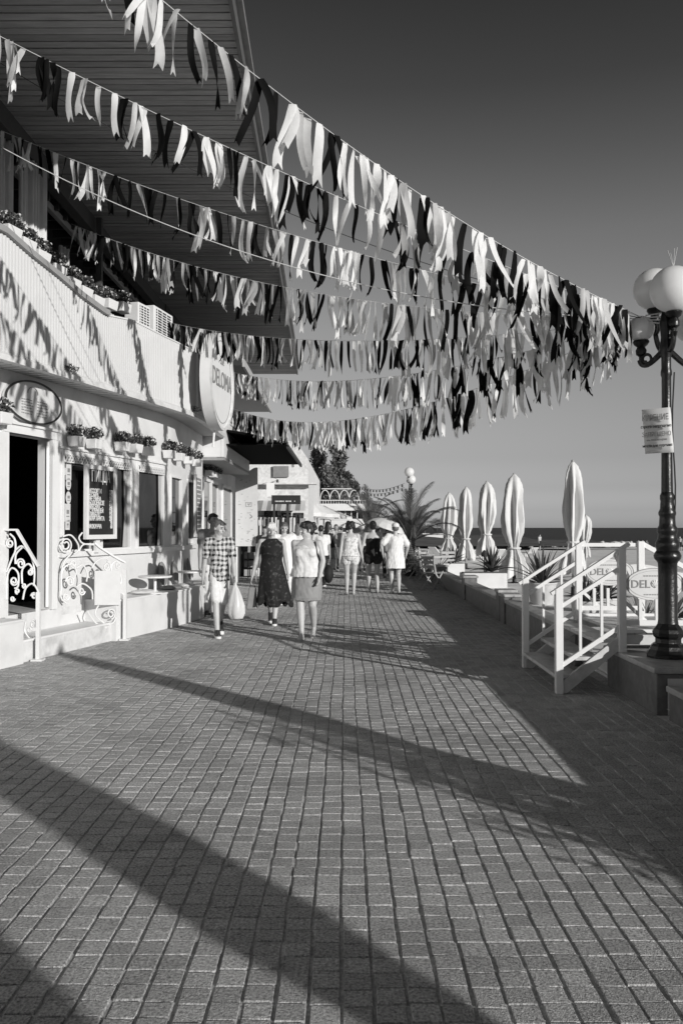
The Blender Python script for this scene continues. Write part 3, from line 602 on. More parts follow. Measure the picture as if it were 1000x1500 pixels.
# ================================================= LAMP
LX, LY, LZ = 2.90, 7.70, .39
def lamp_post(loc, label, globes, group=None, top=3.03):
    t = thing('street_lamp', label, 'street lamp', loc, 0, group)
    # base: octagonal flare then rings
    sr = .76
    pr = [(.255, 0), (.255, .03), (.235, .05), (.215, .07), (.20, .10), (.175, .12), (.15, .13), (.15, .17), (.175, .19), (.185, .22), (.17, .25), (.135, .28), (.118, .30)]
    MB().lathe([(a*sr, b) for a, b in pr], seg=10).build('base', M_iron, t, smooth=False, bevel=.006)
    pr = [(.118, .30), (.112, .33), (.108, .72), (.11, .84), (.125, .86), (.15, .88), (.158, .91), (.14, .94), (.125, .955), (.13, .975), (.142, 1.0), (.135, 1.03), (.112, 1.06), (.105, 1.10), (.118, 1.12), (.118, 1.15), (.095, 1.18), (.088, 1.26), (.1, 1.28), (.1, 1.30), (.082, 1.33), (.072, 1.40), (.078, 1.42), (.078, 1.45), (.062, 1.48)]
    MB().lathe([(a*(sr if b < 1.35 else .8), b) for a, b in pr], seg=24).build('shaft', M_iron, t, smooth=True)
    pole = MB(); seg = 16; n = 10
    prof = [(.060, 1.48), (.052, 2.1), (.049, 2.3), (.049, 2.52), (.058, 2.54), (.058, 2.57), (.05, 2.60), (.05, 2.7), (.065, 2.73), (.07, 2.78), (.06, 2.83), (.052, 2.88), (.06, 2.95), (.07, 3.0), (.06, 3.05), (.045, 3.10), (.04, 3.22), (.05, 3.24), (.0, 3.27)]
    pole.lathe([(a*.84, b) for a, b in prof], seg=16); o = pole.build('pole', M_iron, t, smooth=True)
    for (gx, gy, gz, r) in globes:
        g0 = V((gx, gy, gz)); base = g0-V((0, 0, r+.02)); c0 = V((0, 0, 2.78))
        hz = V((gx, gy, 0)); 
        # arm: goes down/out from shaft and curls up under the cup
        a = MB(); pts = []
        end = base-V((0, 0, .10))
        for i in range(13):
            u = i/12
            p = c0*(1-u)**3+3*(c0+V((gx*.35, gy*.35, -.05)))*u*(1-u)**2+3*(V((gx*1.0, gy*1.0, end.z-.22)))*u*u*(1-u)+end*u**3
            pts.append(p)
        a.tube(pts, [.03-.008*(i/12) for i in range(13)], 8)
        ux = hz.normalized() if hz.length > .01 else V((1, 0, 0))
        a.tube(spiral(end-ux*.05+V((0, 0, -.05)), ux, V((0, 0, 1)), .075, .02, 0, -1.3, 24), .014, 6)
        ar = a.build('arm', M_iron, t, smooth=True)
        MB().lathe([(.02, -.12), (.045, -.10), (.05, -.06), (.035, -.03), (.06, -.01), (.075, .015), (.07, .03)], base, 14).build('cup', M_iron, ar, smooth=True)
        MB().ell(g0, (r, r, r), seg=32, rings=20).build('globe', M_globe, t, smooth=True)
    return t
def lp(px, py, Y, r):
    p = P(px, py, Y)-V((LX, LY, LZ)); return (p.x, p.y, p.z, r)
gl = [lp(986, 424, 7.60, .208), lp(958, 424, 7.98, .195), lp(938, 482, 7.9, .12), lp(1016, 474, 7.85, .185)]
lamp = lamp_post((LX, LY, LZ), 'near black cast-iron lamp post with white globes where the ribbon garlands are tied', gl, 'lamp posts along the kerb wall')
# bird spikes and the cable down the pole
g0 = V(gl[0][:3]); sp_ = MB()
for dx, dz in ((-.05, .15), (-.025, .13), (.01, .17), (.035, .18)): sp_.tube([g0+V((0, 0, .2)), g0+V((dx, 0, .2+dz))], .002, 4)
sp_.build('bird_spike', M_string, lamp)
MB().tube([V((.052+.012*math.sin(i*.9), -.03, 1.2+i*.17)) for i in range(9)], .007, 6).build('cable', M_wire, lamp)
other = [(.34, 0, 3.1, .19), (-.34, 0, 3.1, .19), (0, .30, 3.25, .19)]
lamp_post((3.0, -7.5, .0), 'street lamp standing behind the viewer by the wall', other, None)
lamp_post((2.75, 36.5, .0), 'far street lamp with white globes rising above the palm', [(.0, 0, 3.93, .21), (.09, .1, 3.62, .2)], 'lamp posts along the kerb wall')
# poster on the pole
pt = thing('paper_notice', 'white paper notice with printed lines tied to the near lamp post', 'notice', (0, 0, 0))
A_ = P(944, 603, 7.62); B_ = P(973, 593, 7.52); ux = (B_-A_); ux = V((.30, -.26, 0)).normalized()
c_ = P(961, 631, 7.60); w_, h_ = .255, .40
up_ = (V((-.06, 0, 1))-ux*(-.06*ux.x)).normalized(); up_ = V((-.07, 0, 1)).normalized()
nrm = ux.cross(up_).normalized()
pts = []
mbp = MB(); nn = 8
for i in range(nn+1):
    for j in range(7):
        u = i/nn-.5; v = j/6-.5; p = c_+ux*(u*w_)+up_*(v*h_)+nrm*(-.05*(u*u)*2+.006*math.sin(v*9+u*4))
        mbp.v.append(tuple(p))
for i in range(nn):
    for j in range(6): a = i*7+j; mbp.f.append((a, a+7, a+8, a+1))
o = mbp.build('sheet', mat('paper', .62, .7, .05, 6), pt, smooth=True); sd = o.modifiers.new('thick', 'SOLIDIFY'); sd.thickness = .002
def ptx(s, sz, v, m=M_lettergrey, sx=1, b=0): text(s, sz, frame(c_+up_*(v*h_)+nrm*.012, ux, up_), m, pt, sx=sx, bold=b)
ptx('КУРЕНИЕ', .075, .29, sx=.7); ptx('строго запрещено', .036, .10, M_letterdark, .85, .0006); ptx('ЗАПРЕЩЕНО', .055, -.08, sx=.75); ptx('места для курения', .034, -.33, M_letterdark, .85, .0006)
text('на территории', .026, frame(c_+up_*(-.2*h_)+nrm*.012, ux, up_), M_lettergrey, pt)

# ================================================= GARLANDS
LAMPTIE = V((2.76, 7.82, 3.47))
def ribbon_mesh(seed, double=False):
    rnd = random.Random(seed); mb = MB()
    def strip(a0, lean, L, wd, tw, curl, ph, oy):
        n = 9; n0 = len(mb.v)
        bend = rnd.uniform(-.5, .5)
        for i in range(n+1):
            t = i/n; s = t*L
            ang = tw*t+.35*math.sin(ph+t*5)*t
            x = a0+math.sin(lean)*s+curl*math.sin(t*3.0+ph)*.06*t
            y = oy+.05*bend*math.sin(t*2.6+ph)+curl*.04*t*t
            z = -math.cos(lean)*s*(1-.02*abs(curl))
            hw = wd/2*(1 if i else .8)
            c, s_ = math.cos(ang), math.sin(ang)
            for k in (-1, 0, 1):
                xx = k*hw; mb.v.append((x+xx*c, y+xx*s_+(.006 if k == 0 else 0), z))
        # swallow tail: pull the middle of the last row up, add a tooth
        q = len(mb.v)-3
        cut = rnd.uniform(.03, .06); mb.v[q+1] = (mb.v[q+1][0], mb.v[q+1][1], mb.v[q+1][2]+cut)
        if rnd.random() < .4: mb.v[q] = (mb.v[q][0], mb.v[q][1], mb.v[q][2]+rnd.uniform(-.03, .04))
        for i in range(n):
            for k in (0, 1): a = n0+i*3+k; mb.f.append((a, a+1, a+4, a+3))
    wd = rnd.uniform(.044, .070)
    r_ = rnd.random()
    strip(0, rnd.gauss(.02, .12), rnd.uniform(.38, .54), wd, rnd.gauss(0, 1.5), rnd.uniform(-1.6, 1.6), rnd.uniform(0, 6), .0)
    if double: strip(rnd.uniform(-.03, .03), rnd.gauss(0, .22), rnd.uniform(.36, .54), wd, rnd.gauss(0, 1.8), rnd.uniform(-1.6, 1.6), rnd.uniform(0, 6), .012)
    return mb
RIBV = []
for k in range(16):
    dbl = k % 3 == 0; mb = ribbon_mesh(100+k, dbl)
    RIBV.append({c: mb.mesh('ribbon', mm, True) for c, mm in (('w', M_rib_w), ('g', M_rib_g), ('k', M_rib_k))})
def garland(end, sag, label, sp0, sp1, seed, ribbons=True, thick=.006, m=None, tmax=1.0, tie=None, tstart=.03, scale=1.0):
    rnd = random.Random(seed); E_ = V(end); A = tie or LAMPTIE
    def pt_(t): p = A.lerp(E_, t); p.z -= sag*4*t*(1-t); return p
    t0 = empty('ribbon_garland' if ribbons else 'cable', A); tag(t0, label, 'garland' if ribbons else 'cable')
    MB().tube([pt_(i/60*tmax)-A for i in range(61)], thick/2, 5).build('cord', m or M_string, t0)
    if not ribbons: return t0
    L = (E_-A).length; t = tstart; lst = []
    dr = (E_-A); yaw = math.atan2(dr.y, dr.x)
    last = ''
    while t < tmax:
        r = rnd.random(); c = 'w' if r < .50 else ('g' if r < .63 else 'k')
        lst.append((pt_(t), c, rnd.randrange(16), yaw+rnd.gauss(0, .45)+(math.pi if rnd.random() < .5 else 0), rnd.uniform(.88, 1.1)*scale, rnd.gauss(0, .06), rnd.gauss(0, .08)))
        sp = sp0+(sp1-sp0)*t
        t += sp*rnd.choice((.45, .8, 1.0, 1.2, 1.5))/L
    lst.sort(key=lambda a: (a[0]-CP).length)
    for p, c, k, yw, s, rx, ry in lst[:98]:
        o = bpy.data.objects.new('ribbon', RIBV[k][c]); COL.objects.link(o); o.parent = t0
        o.location = p-A; o.rotation_euler = (rx, ry, yw); o.scale = (s, s, s)
        if c == 'k': o['label'] = 'black ribbon'
    if lst[98:]:
        mb = MB(); mids = []
        me = bpy.data.meshes.new('ribbon')
        for p, c, k, yw, s, rx, ry in lst[98:]:
            src = RIBV[k][c]; mx = Matrix.LocRotScale(p-A, Matrix.Rotation(yw, 3, 'Z') @ Matrix.Rotation(ry, 3, 'Y') @ Matrix.Rotation(rx, 3, 'X'), V((s, s, s)))
            n0 = len(mb.v); mb.v += [tuple(mx @ q.co) for q in src.vertices]
            for pl_ in src.polygons: mb.f.append(tuple(n0+i for i in pl_.vertices)); mids.append('wgk'.index(c))
        me.from_pydata(mb.v, [], mb.f); 
        for q in (M_rib_w, M_rib_g, M_rib_k): me.materials.append(q)
        me.polygons.foreach_set('material_index', mids); me.polygons.foreach_set('use_smooth', [True]*len(mids)); me.update()
        o = bpy.data.objects.new('ribbon', me); COL.objects.link(o); o.parent = t0; o['kind'] = 'stuff'
    return t0
garland((-4, 4.6, 7.32), .55, 'topmost ribbon garland crossing the sky from the lamp post to the eaves', .065, .13, 1, tmax=.86, scale=.98)
garland((-4, 6.95, 6.22), .16, 'second ribbon garland from the top, in front of the dark eaves boards', .06, .12, 2, scale=.92)
garland((-4, 9.85, 6.18), .20, 'third ribbon garland from the top, crossing the lower part of the eaves', .06, .11, 3, scale=.92)
garland((-4, 12.4, 6.0), .34, 'fourth garland, thick with ribbons above the cafe balcony', .065, .085, 4, scale=.95)
garland((-4, 15.2, 5.45), .36, 'fifth garland, passing behind the top of the round cafe sign', .075, .08, 5, scale=.92)
garland((-4, 20, 5.72), .65, 'sixth garland, next to lowest, below the corner of the eaves', .08, .08, 6, scale=.95)
garland((-4, 22.8, 5.32), .95, 'lowest and farthest garland, sagging in front of the black awning', .085, .06, 7, scale=1.05)
garland((-4, 8.5, 6.58), .41, 'bare dark cable crossing just below the second garland', 0, 0, 8, False, .008, M_wire)
garland((-4, 9.0, 5.80), .47, 'bare pale cord crossing just below the third garland', 0, 0, 9, False, .010, M_string)
# knot of cord round the lamp
kn = MB()
for k in range(4): kn.tube([LAMPTIE+V((0, 0, .02*k-.03)), V((LX-.05, LY, 3.40+.03*k))], .006, 5)
tag(kn.build('tie_rope', M_string), 'ropes tying the garlands to the lamp head', 'rope')
# ================================================= CAFE BUILDING (curved facade)
class Path:
    def __init__(s, pts, step=.05):
        dense = []; pts = [V((a, b, 0)) for a, b in pts]; n = len(pts)
        for i in range(n-1):
            p0 = pts[max(i-1, 0)]; p1 = pts[i]; p2 = pts[i+1]; p3 = pts[min(i+2, n-1)]
            k = max(2, int((p2-p1).length/step))
            for j in range(k):
                t = j/k
                dense.append(.5*((2*p1)+(p2-p0)*t+(2*p0-5*p1+4*p2-p3)*t*t+(3*p1-p0-3*p2+p3)*t**3))
        dense.append(pts[-1]); s.p = dense; s.s = [0]
        for i in range(1, len(dense)): s.s.append(s.s[-1]+(dense[i]-dense[i-1]).length)
        s.L = s.s[-1]
    def at(s, u, off=0, z=0):
        import bisect
        u = min(max(u, 0), s.L-1e-6); i = min(bisect.bisect_right(s.s, u)-1, len(s.p)-2)
        t = (u-s.s[i])/(s.s[i+1]-s.s[i]); p = s.p[i].lerp(s.p[i+1], t)
        a = s.p[max(i-3, 0)]; b = s.p[min(i+4, len(s.p)-1)]; d = (b-a).normalized(); n = V((d.y, -d.x, 0))
        q = p+n*off; return V((q.x, q.y, z))
    def dirs(s, u):
        a = s.at(u-.05); b = s.at(u+.05); d = (b-a).normalized(); return d, V((d.y, -d.x, 0))
    def find(s, px, off=0):              # path length at photo column px
        best = None; N_ = 1200; prev = None
        for i in range(N_+1):
            u = s.L*i/N_; p = s.at(u, off, CAMZ)
            if p.y < .5: prev = None; continue
            q = (p-CP); loc = CAMR.transposed() @ q; x = 500+F*loc.x/(-loc.z)
            if prev is not None and (prev[1]-px)*(x-px) <= 0:
                return prev[0]+(u-prev[0])*((px-prev[1])/(x-prev[1]) if x != prev[1] else 0)
            prev = (u, x)
        return s.L
    def z(s, u, off, py):
        p = s.at(u, off, CAMZ); d = (p-CP)
        # height that projects to py
        lo, hi = -2, 14
        for _ in range(40):
            m_ = (lo+hi)/2; q = CAMR.transposed() @ (V((p.x, p.y, m_))-CP); y = 750-F*q.y/(-q.z)
            if y > py: lo = m_
            else: hi = m_
        return (lo+hi)/2
B = Path([(-6.5, 0), (-5.4, 3.8), (-3.85, 9.2), (-3.5, 10.45), (-3.2, 11.6), (-3.0, 12.35), (-2.75, 13.3), (-2.57, 14.2), (-2.50, 15.1), (-2.5, 17.5)])
WO = -.42                                   # wall plane behind the balcony line
def strip(mb, u0, u1, z0, z1, o_in, o_out, step=.12):
    n = max(1, int((u1-u0)/step)); zf0 = z0 if callable(z0) else (lambda u: z0); zf1 = z1 if callable(z1) else (lambda u: z1)
    n0 = len(mb.v)
    for i in range(n+1):
        u = u0+(u1-u0)*i/n
        for o_, zz in ((o_out, zf0(u)), (o_out, zf1(u)), (o_in, zf1(u)), (o_in, zf0(u))): mb.v.append(tuple(B.at(u, o_, zz)))
    for i in range(n):
        for k in range(4): a = n0+i*4+k; b = n0+i*4+(k+1) % 4; mb.f.append((a, a+4, b+4, b))
    mb.f.append((n0, n0+1, n0+2, n0+3)); e = n0+n*4; mb.f.append((e+3, e+2, e+1, e)); return mb
cafe = thing('cafe_building', 'white cafe with curved front, corrugated balcony and dark overhanging eaves', 'building', (0, 0, 0))
ZB = 3.45
def bx(mb, u0, u1, z0, z1, oi, oo, name, m, par=cafe, **k): strip(mb, u0, u1, z0, z1, oi, oo); return mb.build(name, m, par, **k)
# openings, measured in the photograph: (px0, px1, py_top at px0, py_bottom at px0)
def op(px0, px1, pyt, pyb, off=WO):
    u0 = B.find(px0, off); u1 = B.find(px1, off); return [u0, u1, B.z(u0, off, pyb), B.z(u0, off, pyt)]
DOOR = op(9, 73, 633, 893)
W1 = op(90, 137, 657, 806); W2 = op(147, 191, 668, 806); W3 = op(200, 239, 676, 806); W4 = op(249, 266, 686, 805); W5 = op(274, 283, 693, 804)
zs = W2[2]; zt = W2[3]
for q in (W1, W2, W3, W4, W5): q[2] = zs
W1[3] = W2[3] = W3[3] = zt; W4[3] = W5[3] = zt-.12
DOOR[2] = .5
UEND = B.L
wall = MB()
def wallp(u0, u1, z0, z1): strip(wall, u0, u1, z0, z1, WO-.18, WO)
zw = ZB-.02
wallp(0, DOOR[0], 0, zw); wallp(DOOR[0], DOOR[1], 0, .5); wallp(DOOR[0], DOOR[1], DOOR[3], zw)
prev = DOOR[1]
for q in (W1, W2, W3, W4, W5):
    wallp(prev, q[0], 0, zw); wallp(q[0], q[1], 0, q[2]); wallp(q[0], q[1], q[3], zw); prev = q[1]
wallp(prev, UEND, 0, zw)
wall.build('wall', M_wall, cafe)
# slab / soffit with fascia
strip(MB(), 0, UEND, ZB-.0, ZB+.06, -3.2, .40+0, .15)
mb = MB(); strip(mb, 0, UEND, ZB-.018, ZB+.05, -3.2, .02, .12)
mb.build('balcony_soffit', mat('soffit_paint', .55, .6, .1, 6, island=0), cafe)
mb = MB(); strip(mb, 0, UEND, ZB-.045, ZB+.02, -.06, .045); mb.build('drip_edge', M_whitedirty, cafe)
# planks of the soffit: thin lines
mb = MB(); u = .2
while u < UEND: strip(mb, u, u+.012, ZB-.022, ZB-.016, WO+.01, -.07, .02); u += .14
mb.build('soffit_joint', M_greypaint, cafe)
# parapet top line, following the photograph
TOPS = [(B.find(px, 0), B.z(B.find(px, 0), 0, py)) for px, py in ((2, 342), (40, 375), (80, 406), (115, 436), (152, 462), (192, 470), (240, 494), (286, 518))]
def ztop(u):
    if u <= TOPS[0][0]: return TOPS[0][1]
    if u >= TOPS[-1][0]: return TOPS[-1][1]
    for (a, za), (b, zb) in zip(TOPS, TOPS[1:]):
        if a <= u <= b: return za+(zb-za)*(u-a)/(b-a)
UC = B.find(286, 0)
# corrugated cladding: vertical flutes
mb = MB(); u = 0; i = 0; prevp = None
while u < UC:
    o_ = (0, .012, .012, 0)[i % 4]; p0 = B.at(u, o_+.0, ZB+.03); p1 = B.at(u, o_, ztop(u)); mb.v += [tuple(p0), tuple(p1)]
    u += (.006, .022, .006, .022)[i % 4]; i += 1
for k in range(i-1): mb.f.append((2*k, 2*k+1, 2*k+3, 2*k+2))
mb.build('corrugated_parapet', M_corr, cafe)
mb = MB(); strip(mb, 0, UC, ZB+.03, ztop, -.10, -.012); mb.build('parapet_back', M_wall, cafe)
# smooth end panel, lower towards the corner
mb = MB(); zc = TOPS[-1][1]
strip(mb, UC+.002, UEND, ZB+.03, lambda u: zc-(zc-ZB-.30)*min(1, (u-UC)/(UEND-UC)*1.15), -.10, .012); mb.build('end_parapet', M_wall, cafe)
MB().bar(B.at(UC, .02, ZB+.03), B.at(UC, .02, zc), .05).build('parapet_post', M_white, cafe)
# rail cap with grey underside
mb = MB(); U1 = B.find(155, 0); strip(mb, 0, U1, lambda u: ztop(u)-.0, lambda u: ztop(u)+.07, -.12, .06); mb.build('handrail', M_greypaint, cafe)
mb = MB(); strip(mb, U1, UC, lambda u: ztop(u)-.0, lambda u: ztop(u)+.02, -.11, .02); mb.build('coping', M_white, cafe)
# terrace interior
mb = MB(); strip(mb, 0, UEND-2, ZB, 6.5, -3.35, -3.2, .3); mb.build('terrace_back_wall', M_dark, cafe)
for k in range(9):
    u = 1.0+k*1.6
    MB().bar(B.at(u, -1.2, ZB), B.at(u, -1.2, 6.5), .09).build('terrace_post', M_darkwood, cafe)
# dark room behind the door
dd, dn = B.dirs((DOOR[0]+DOOR[1])/2)
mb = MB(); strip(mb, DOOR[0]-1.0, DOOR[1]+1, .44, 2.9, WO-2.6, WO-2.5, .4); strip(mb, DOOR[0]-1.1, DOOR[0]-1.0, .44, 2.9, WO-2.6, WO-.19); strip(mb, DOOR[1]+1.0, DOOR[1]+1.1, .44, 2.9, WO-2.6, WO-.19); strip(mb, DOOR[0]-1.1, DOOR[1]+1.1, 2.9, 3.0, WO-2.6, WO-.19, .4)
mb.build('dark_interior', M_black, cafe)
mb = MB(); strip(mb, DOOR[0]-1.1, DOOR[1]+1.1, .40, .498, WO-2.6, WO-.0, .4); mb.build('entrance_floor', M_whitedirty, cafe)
# door frame
fr = MB()
strip(fr, DOOR[0]-.10, DOOR[0], .5, DOOR[3]+.0, WO-.05, WO+.04); strip(fr, DOOR[1], DOOR[1]+.12, .5, DOOR[3], WO-.05, WO+.04)
strip(fr, DOOR[0]-.10, DOOR[1]+.12, DOOR[3], DOOR[3]+.10, WO-.05, WO+.05); strip(fr, DOOR[0]-.12, DOOR[1]+.14, DOOR[3]+.10, DOOR[3]+.13, WO-.05, WO+.08)
dr = fr.build('door_frame', M_white, cafe)
# open leaf, folded back into the room at the right jamb
uL = B.find(57, WO); leaf = thing_leaf = None
pH = B.at(DOOR[1]-.01, WO-.02, .52); pE = B.at(uL, WO-.35, .52)
q0 = onplane(57, 800, pH, V((0, 1, 0))); dL = (V((pH.x-.15, pH.y+.0, 0))-V((pH.x, pH.y, 0)))
mb = MB(); a = V((pH.x, pH.y, .52)); b = onplane(57, 890, a+V((-.0, .55, 0)), V((0, 1, 0))); b.z = .52
mb.bar(a+V((0, 0, (DOOR[3]-.54)/2)), b+V((0, 0, (DOOR[3]-.54)/2)), .045, DOOR[3]-.56)
door = mb.build('door', M_white, cafe, bevel=.006)
mdl = (a+b)/2; nL = (b-a).cross(V((0, 0, 1))).normalized()
if nL.x < 0: nL = -nL
for z0_, z1_ in ((.65, 1.45), (1.6, DOOR[3]-.2)):
    MB().bar(mdl+nL*.026+V((0, 0, z0_)), mdl+nL*.026+V((0, 0, z1_)), .02, (b-a).length*.55, up=nL.cross(V((0,0,1)))).build('panel', M_white, door)
MB().box(b+(a-b)*.12+nL*.04+V((0, 0, .96)), (.03, .03, .12)).build('handle', M_iron, door)
for zz in (.8, 1.5, DOOR[3]-.3): MB().tube([a+nL*.04+V((.01, 0, zz)), a+nL*.04+V((.01, 0, zz+.13))], .014, 8).build('hinge', M_wire, door)
# windows
mb = MB()
WINS = []
for q, kind in ((W1, 0), (W2, 0), (W3, 0), (W4, 1), (W5, 1)):
    f_ = MB(); e = .045
    strip(f_, q[0]-.0, q[0]+e, q[2], q[3], WO-.08, WO+.02); strip(f_, q[1]-e, q[1], q[2], q[3], WO-.08, WO+.02)
    strip(f_, q[0]+e, q[1]-e, q[3]-e, q[3], WO-.08, WO+.02); strip(f_, q[0]+e, q[1]-e, q[2], q[2]+e*.6, WO-.08, WO+.02)
    wn = f_.build('window', M_white, cafe)
    d_, n_ = B.dirs((q[0]+q[1])/2)
    pa, pb = B.at(q[0]+e, WO-.04), B.at(q[1]-e, WO-.04); g_ = MB()
    g_.hexa([V((pa.x, pa.y, q[2])), V((pb.x, pb.y, q[2])), V((pb.x, pb.y, q[2]))-n_*.01, V((pa.x, pa.y, q[2]))-n_*.01], [V((pa.x, pa.y, q[3])), V((pb.x, pb.y, q[3])), V((pb.x, pb.y, q[3]))-n_*.01, V((pa.x, pa.y, q[3]))-n_*.01])
    g_.build('pane', M_glass, wn)
    if kind == 0:                       # lattice strip along the head
        l_ = MB(); zz1 = q[3]-.05; zz0 = zz1-.10; uu = q[0]+.04
        while uu < q[1]-.1:
            l_.bar(B.at(uu, WO+.03, zz0), B.at(uu+.08, WO+.03, zz1), .018, .012); l_.bar(B.at(uu, WO+.035, zz1), B.at(uu+.08, WO+.035, zz0), .018, .012); uu += .065
        l_.bar(B.at(q[0]+.02, WO+.03, zz0), B.at(q[1]-.02, WO+.03, zz0), .016, .014); l_.bar(B.at(q[0]+.02, WO+.03, zz1), B.at(q[1]-.02, WO+.03, zz1), .016, .014)
        l_.build('lattice', M_white, wn)
        if q is not W1:
            cu = MB(); u_ = q[1]-.16; 
            for k in range(5): cu.tube([B.at(u_+.02*k, WO-.02, q[3]-.05), B.at(u_+.012*k+.03, WO-.02, (q[2]+q[3])/2-.2), B.at(u_+.03*k-.02, WO-.02, q[2]+.03)], .012, 6)
            cu.build('blind_cord' if 0 else 'curtain', M_greypaint, wn)
mb = MB(); strip(mb, W1[0]-.06, W5[1]+.25, zs-.07, zs, WO, WO+.06); mb.build('window_sill', M_white, cafe)
mb = MB(); strip(mb, W1[0]-.06, W3[1]+.08, zt+.02, zt+.05, WO, WO+.03); mb.build('moulding', M_white, cafe)
# white pilaster at the left of the door
mb = MB(); u0 = B.find(-60, WO+.05); u1 = B.find(8, WO+.05); strip(mb, u0, u1, .5, DOOR[3]-.02, WO, WO+.07); strip(mb, u0, u1+.015, .5, 1.35, WO, WO+.09); mb.build('pilaster', M_wall, cafe)
# papers and plates stuck on the first window
def onwall(px, py, off=WO+.03): u = B.find(px, off); return u, B.z(u, off, py)
pane_st = [(97, 690, 0, .16, .12), (105, 690, 1, .13, .24), (92, 710, 0, .12, .13), (105, 709, 0, .12, .17), (92, 728, 0, .12, .13), (105, 729, 0, .12, .17), (92, 747, 0, .12, .13), (104, 751, 1, .13, .24), (91, 765, 0, .12, .13), (104, 769, 1, .10, .13)]
for px, py, k, w_, h_ in pane_st:
    u, z = onwall(px, py); d_, n_ = B.dirs(u); c = B.at(u, WO-.02, z); s_ = MB()
    if k: s_.box((0, 0, 0), (w_, .006, h_))
    else: s_.lathe([(w_/2, -.003), (w_/2, .003)], seg=20, rot=Matrix.Rotation(R(90), 3, 'X') @ Matrix.Diagonal((1, h_/w_, 1)))
    s_.ell((0, -.004, 0), (w_*.22, .002, h_*.16), seg=8, rings=4) if False else None
    o = s_.build('window_sticker', M_print, cafe); o.location = c; o.rotation_euler = (0, 0, math.atan2(d_.y, d_.x))
    m2 = MB(); m2.box((0, -.006, h_*.05), (w_*.4, .004, h_*.22)); m2.box((0, -.006, -h_*.2), (w_*.5, .004, h_*.05)); m2.build('print', M_lettergrey, o)

# steps, landing and bench plinth, all one white masonry body
UA, UBs, UBe = B.find(57, .02), B.find(62, .0), B.find(167, .02)
UPL = UBe
st = thing('cafe_steps', 'white rendered block left of the steps and the low white step before the cafe door', 'steps')
mb = MB(); strip(mb, 0, B.find(36, .04), 0, .485, WO, .04); strip(mb, 0, B.find(36, .04), .485, .51, WO, .06); mb.build('side_block', M_wall, st)
mb = MB(); strip(mb, B.find(36, .04), UBe, 0, .235, WO+.0, -.02); mb.build('lower_step', M_whitedirty, st)
mb = MB(); strip(mb, B.find(36, .04), UBe, .235, .26, WO+.0, .005); mb.build('tread', M_white, st)
bn = thing('wall_bench', 'long white masonry bench running along the cafe wall under the windows', 'bench')
UBN = UEND-.9
mb = MB(); strip(mb, UBe, UBN, 0, .535, WO+.001, .06); mb.build('bench_body', M_wall, bn)
mb = MB(); strip(mb, UBe-.01, UBN+.01, .535, .56, WO+.001, .075); mb.build('bench_top', M_white, bn)
# cushions
def cush(px, py, sx, sy, m, lab, back=False):
    u = B.find(px, -.12 if not back else WO+.08); d_, n_ = B.dirs(u); mb = MB()
    if back:
        p = B.at(u, WO+.07, .60+.20); mb.ell((0, 0, 0), (sx, .035, .20), seg=20, rings=10)
        for i, q in enumerate(mb.v): 
            x, y, z = q; k = 1-.25*max(0, z/.2); mb.v[i] = (x*k*(1 if abs(z) < .15 else 1.0), y, z)
    else:
        p = B.at(u, -.13, .59); mb.ell((0, 0, 0), (sx, sy, .035), seg=22, rings=8)
        mb.v = [(math.copysign(min(abs(x), sx*.93), x), math.copysign(min(abs(y), sy*.93), y), z) for x, y, z in mb.v]
    o = mb.build('seat_cushion' if not back else 'back_cushion', m, None, smooth=True); o.location = p; o.rotation_euler = (0 if not back else R(-8), 0, math.atan2(d_.y, d_.x))
    return tag(o, lab, 'cushion', 'cushions on the cafe bench')
cush(213, 0, .26, .19, M_cloth_l, 'pale flat seat cushion nearest the railing on the cafe bench')
cush(252, 0, .24, .19, M_cushion, 'dark grey seat cushion in front of the first back cushion')
cush(271, 0, .20, .18, M_cloth_l, 'pale seat cushion third along the cafe bench')
cush(286, 0, .20, .18, M_cushion, 'grey seat cushion beside the plaid shirt at the far bench end')
cush(240, 0, .16, .2, M_cushion, 'wide grey back cushion leaning on the cafe wall', True)
cush(258, 0, .12, .2, M_cushion, 'middle grey back cushion leaning on the cafe wall', True)
cush(278, 0, .13, .2, M_cushion, 'far grey back cushion behind the second table', True)
def btable(px, lab):
    u = B.find(px, .0); d_, n_ = B.dirs(u); p = B.at(u, .02, 0)
    t = thing('cafe_table', lab, 'table', p, math.atan2(d_.y, d_.x), 'small tables along the cafe bench')
    MB().lathe([(.24, .80), (.25, .81), (.25, .825), (.24, .83)], seg=28).build('tabletop', M_white, t)
    MB().tube([(0, 0, .55), (0, 0, .80)], .022, 10).build('leg', M_white, t); MB().lathe([(.12, .56), (.11, .575), (.03, .59)], seg=16).build('foot_plate', M_white, t)
btable(226, 'small round white table over the bench near the railing')
btable(280, 'small white table at the far end of the bench beside the plaid shirt')

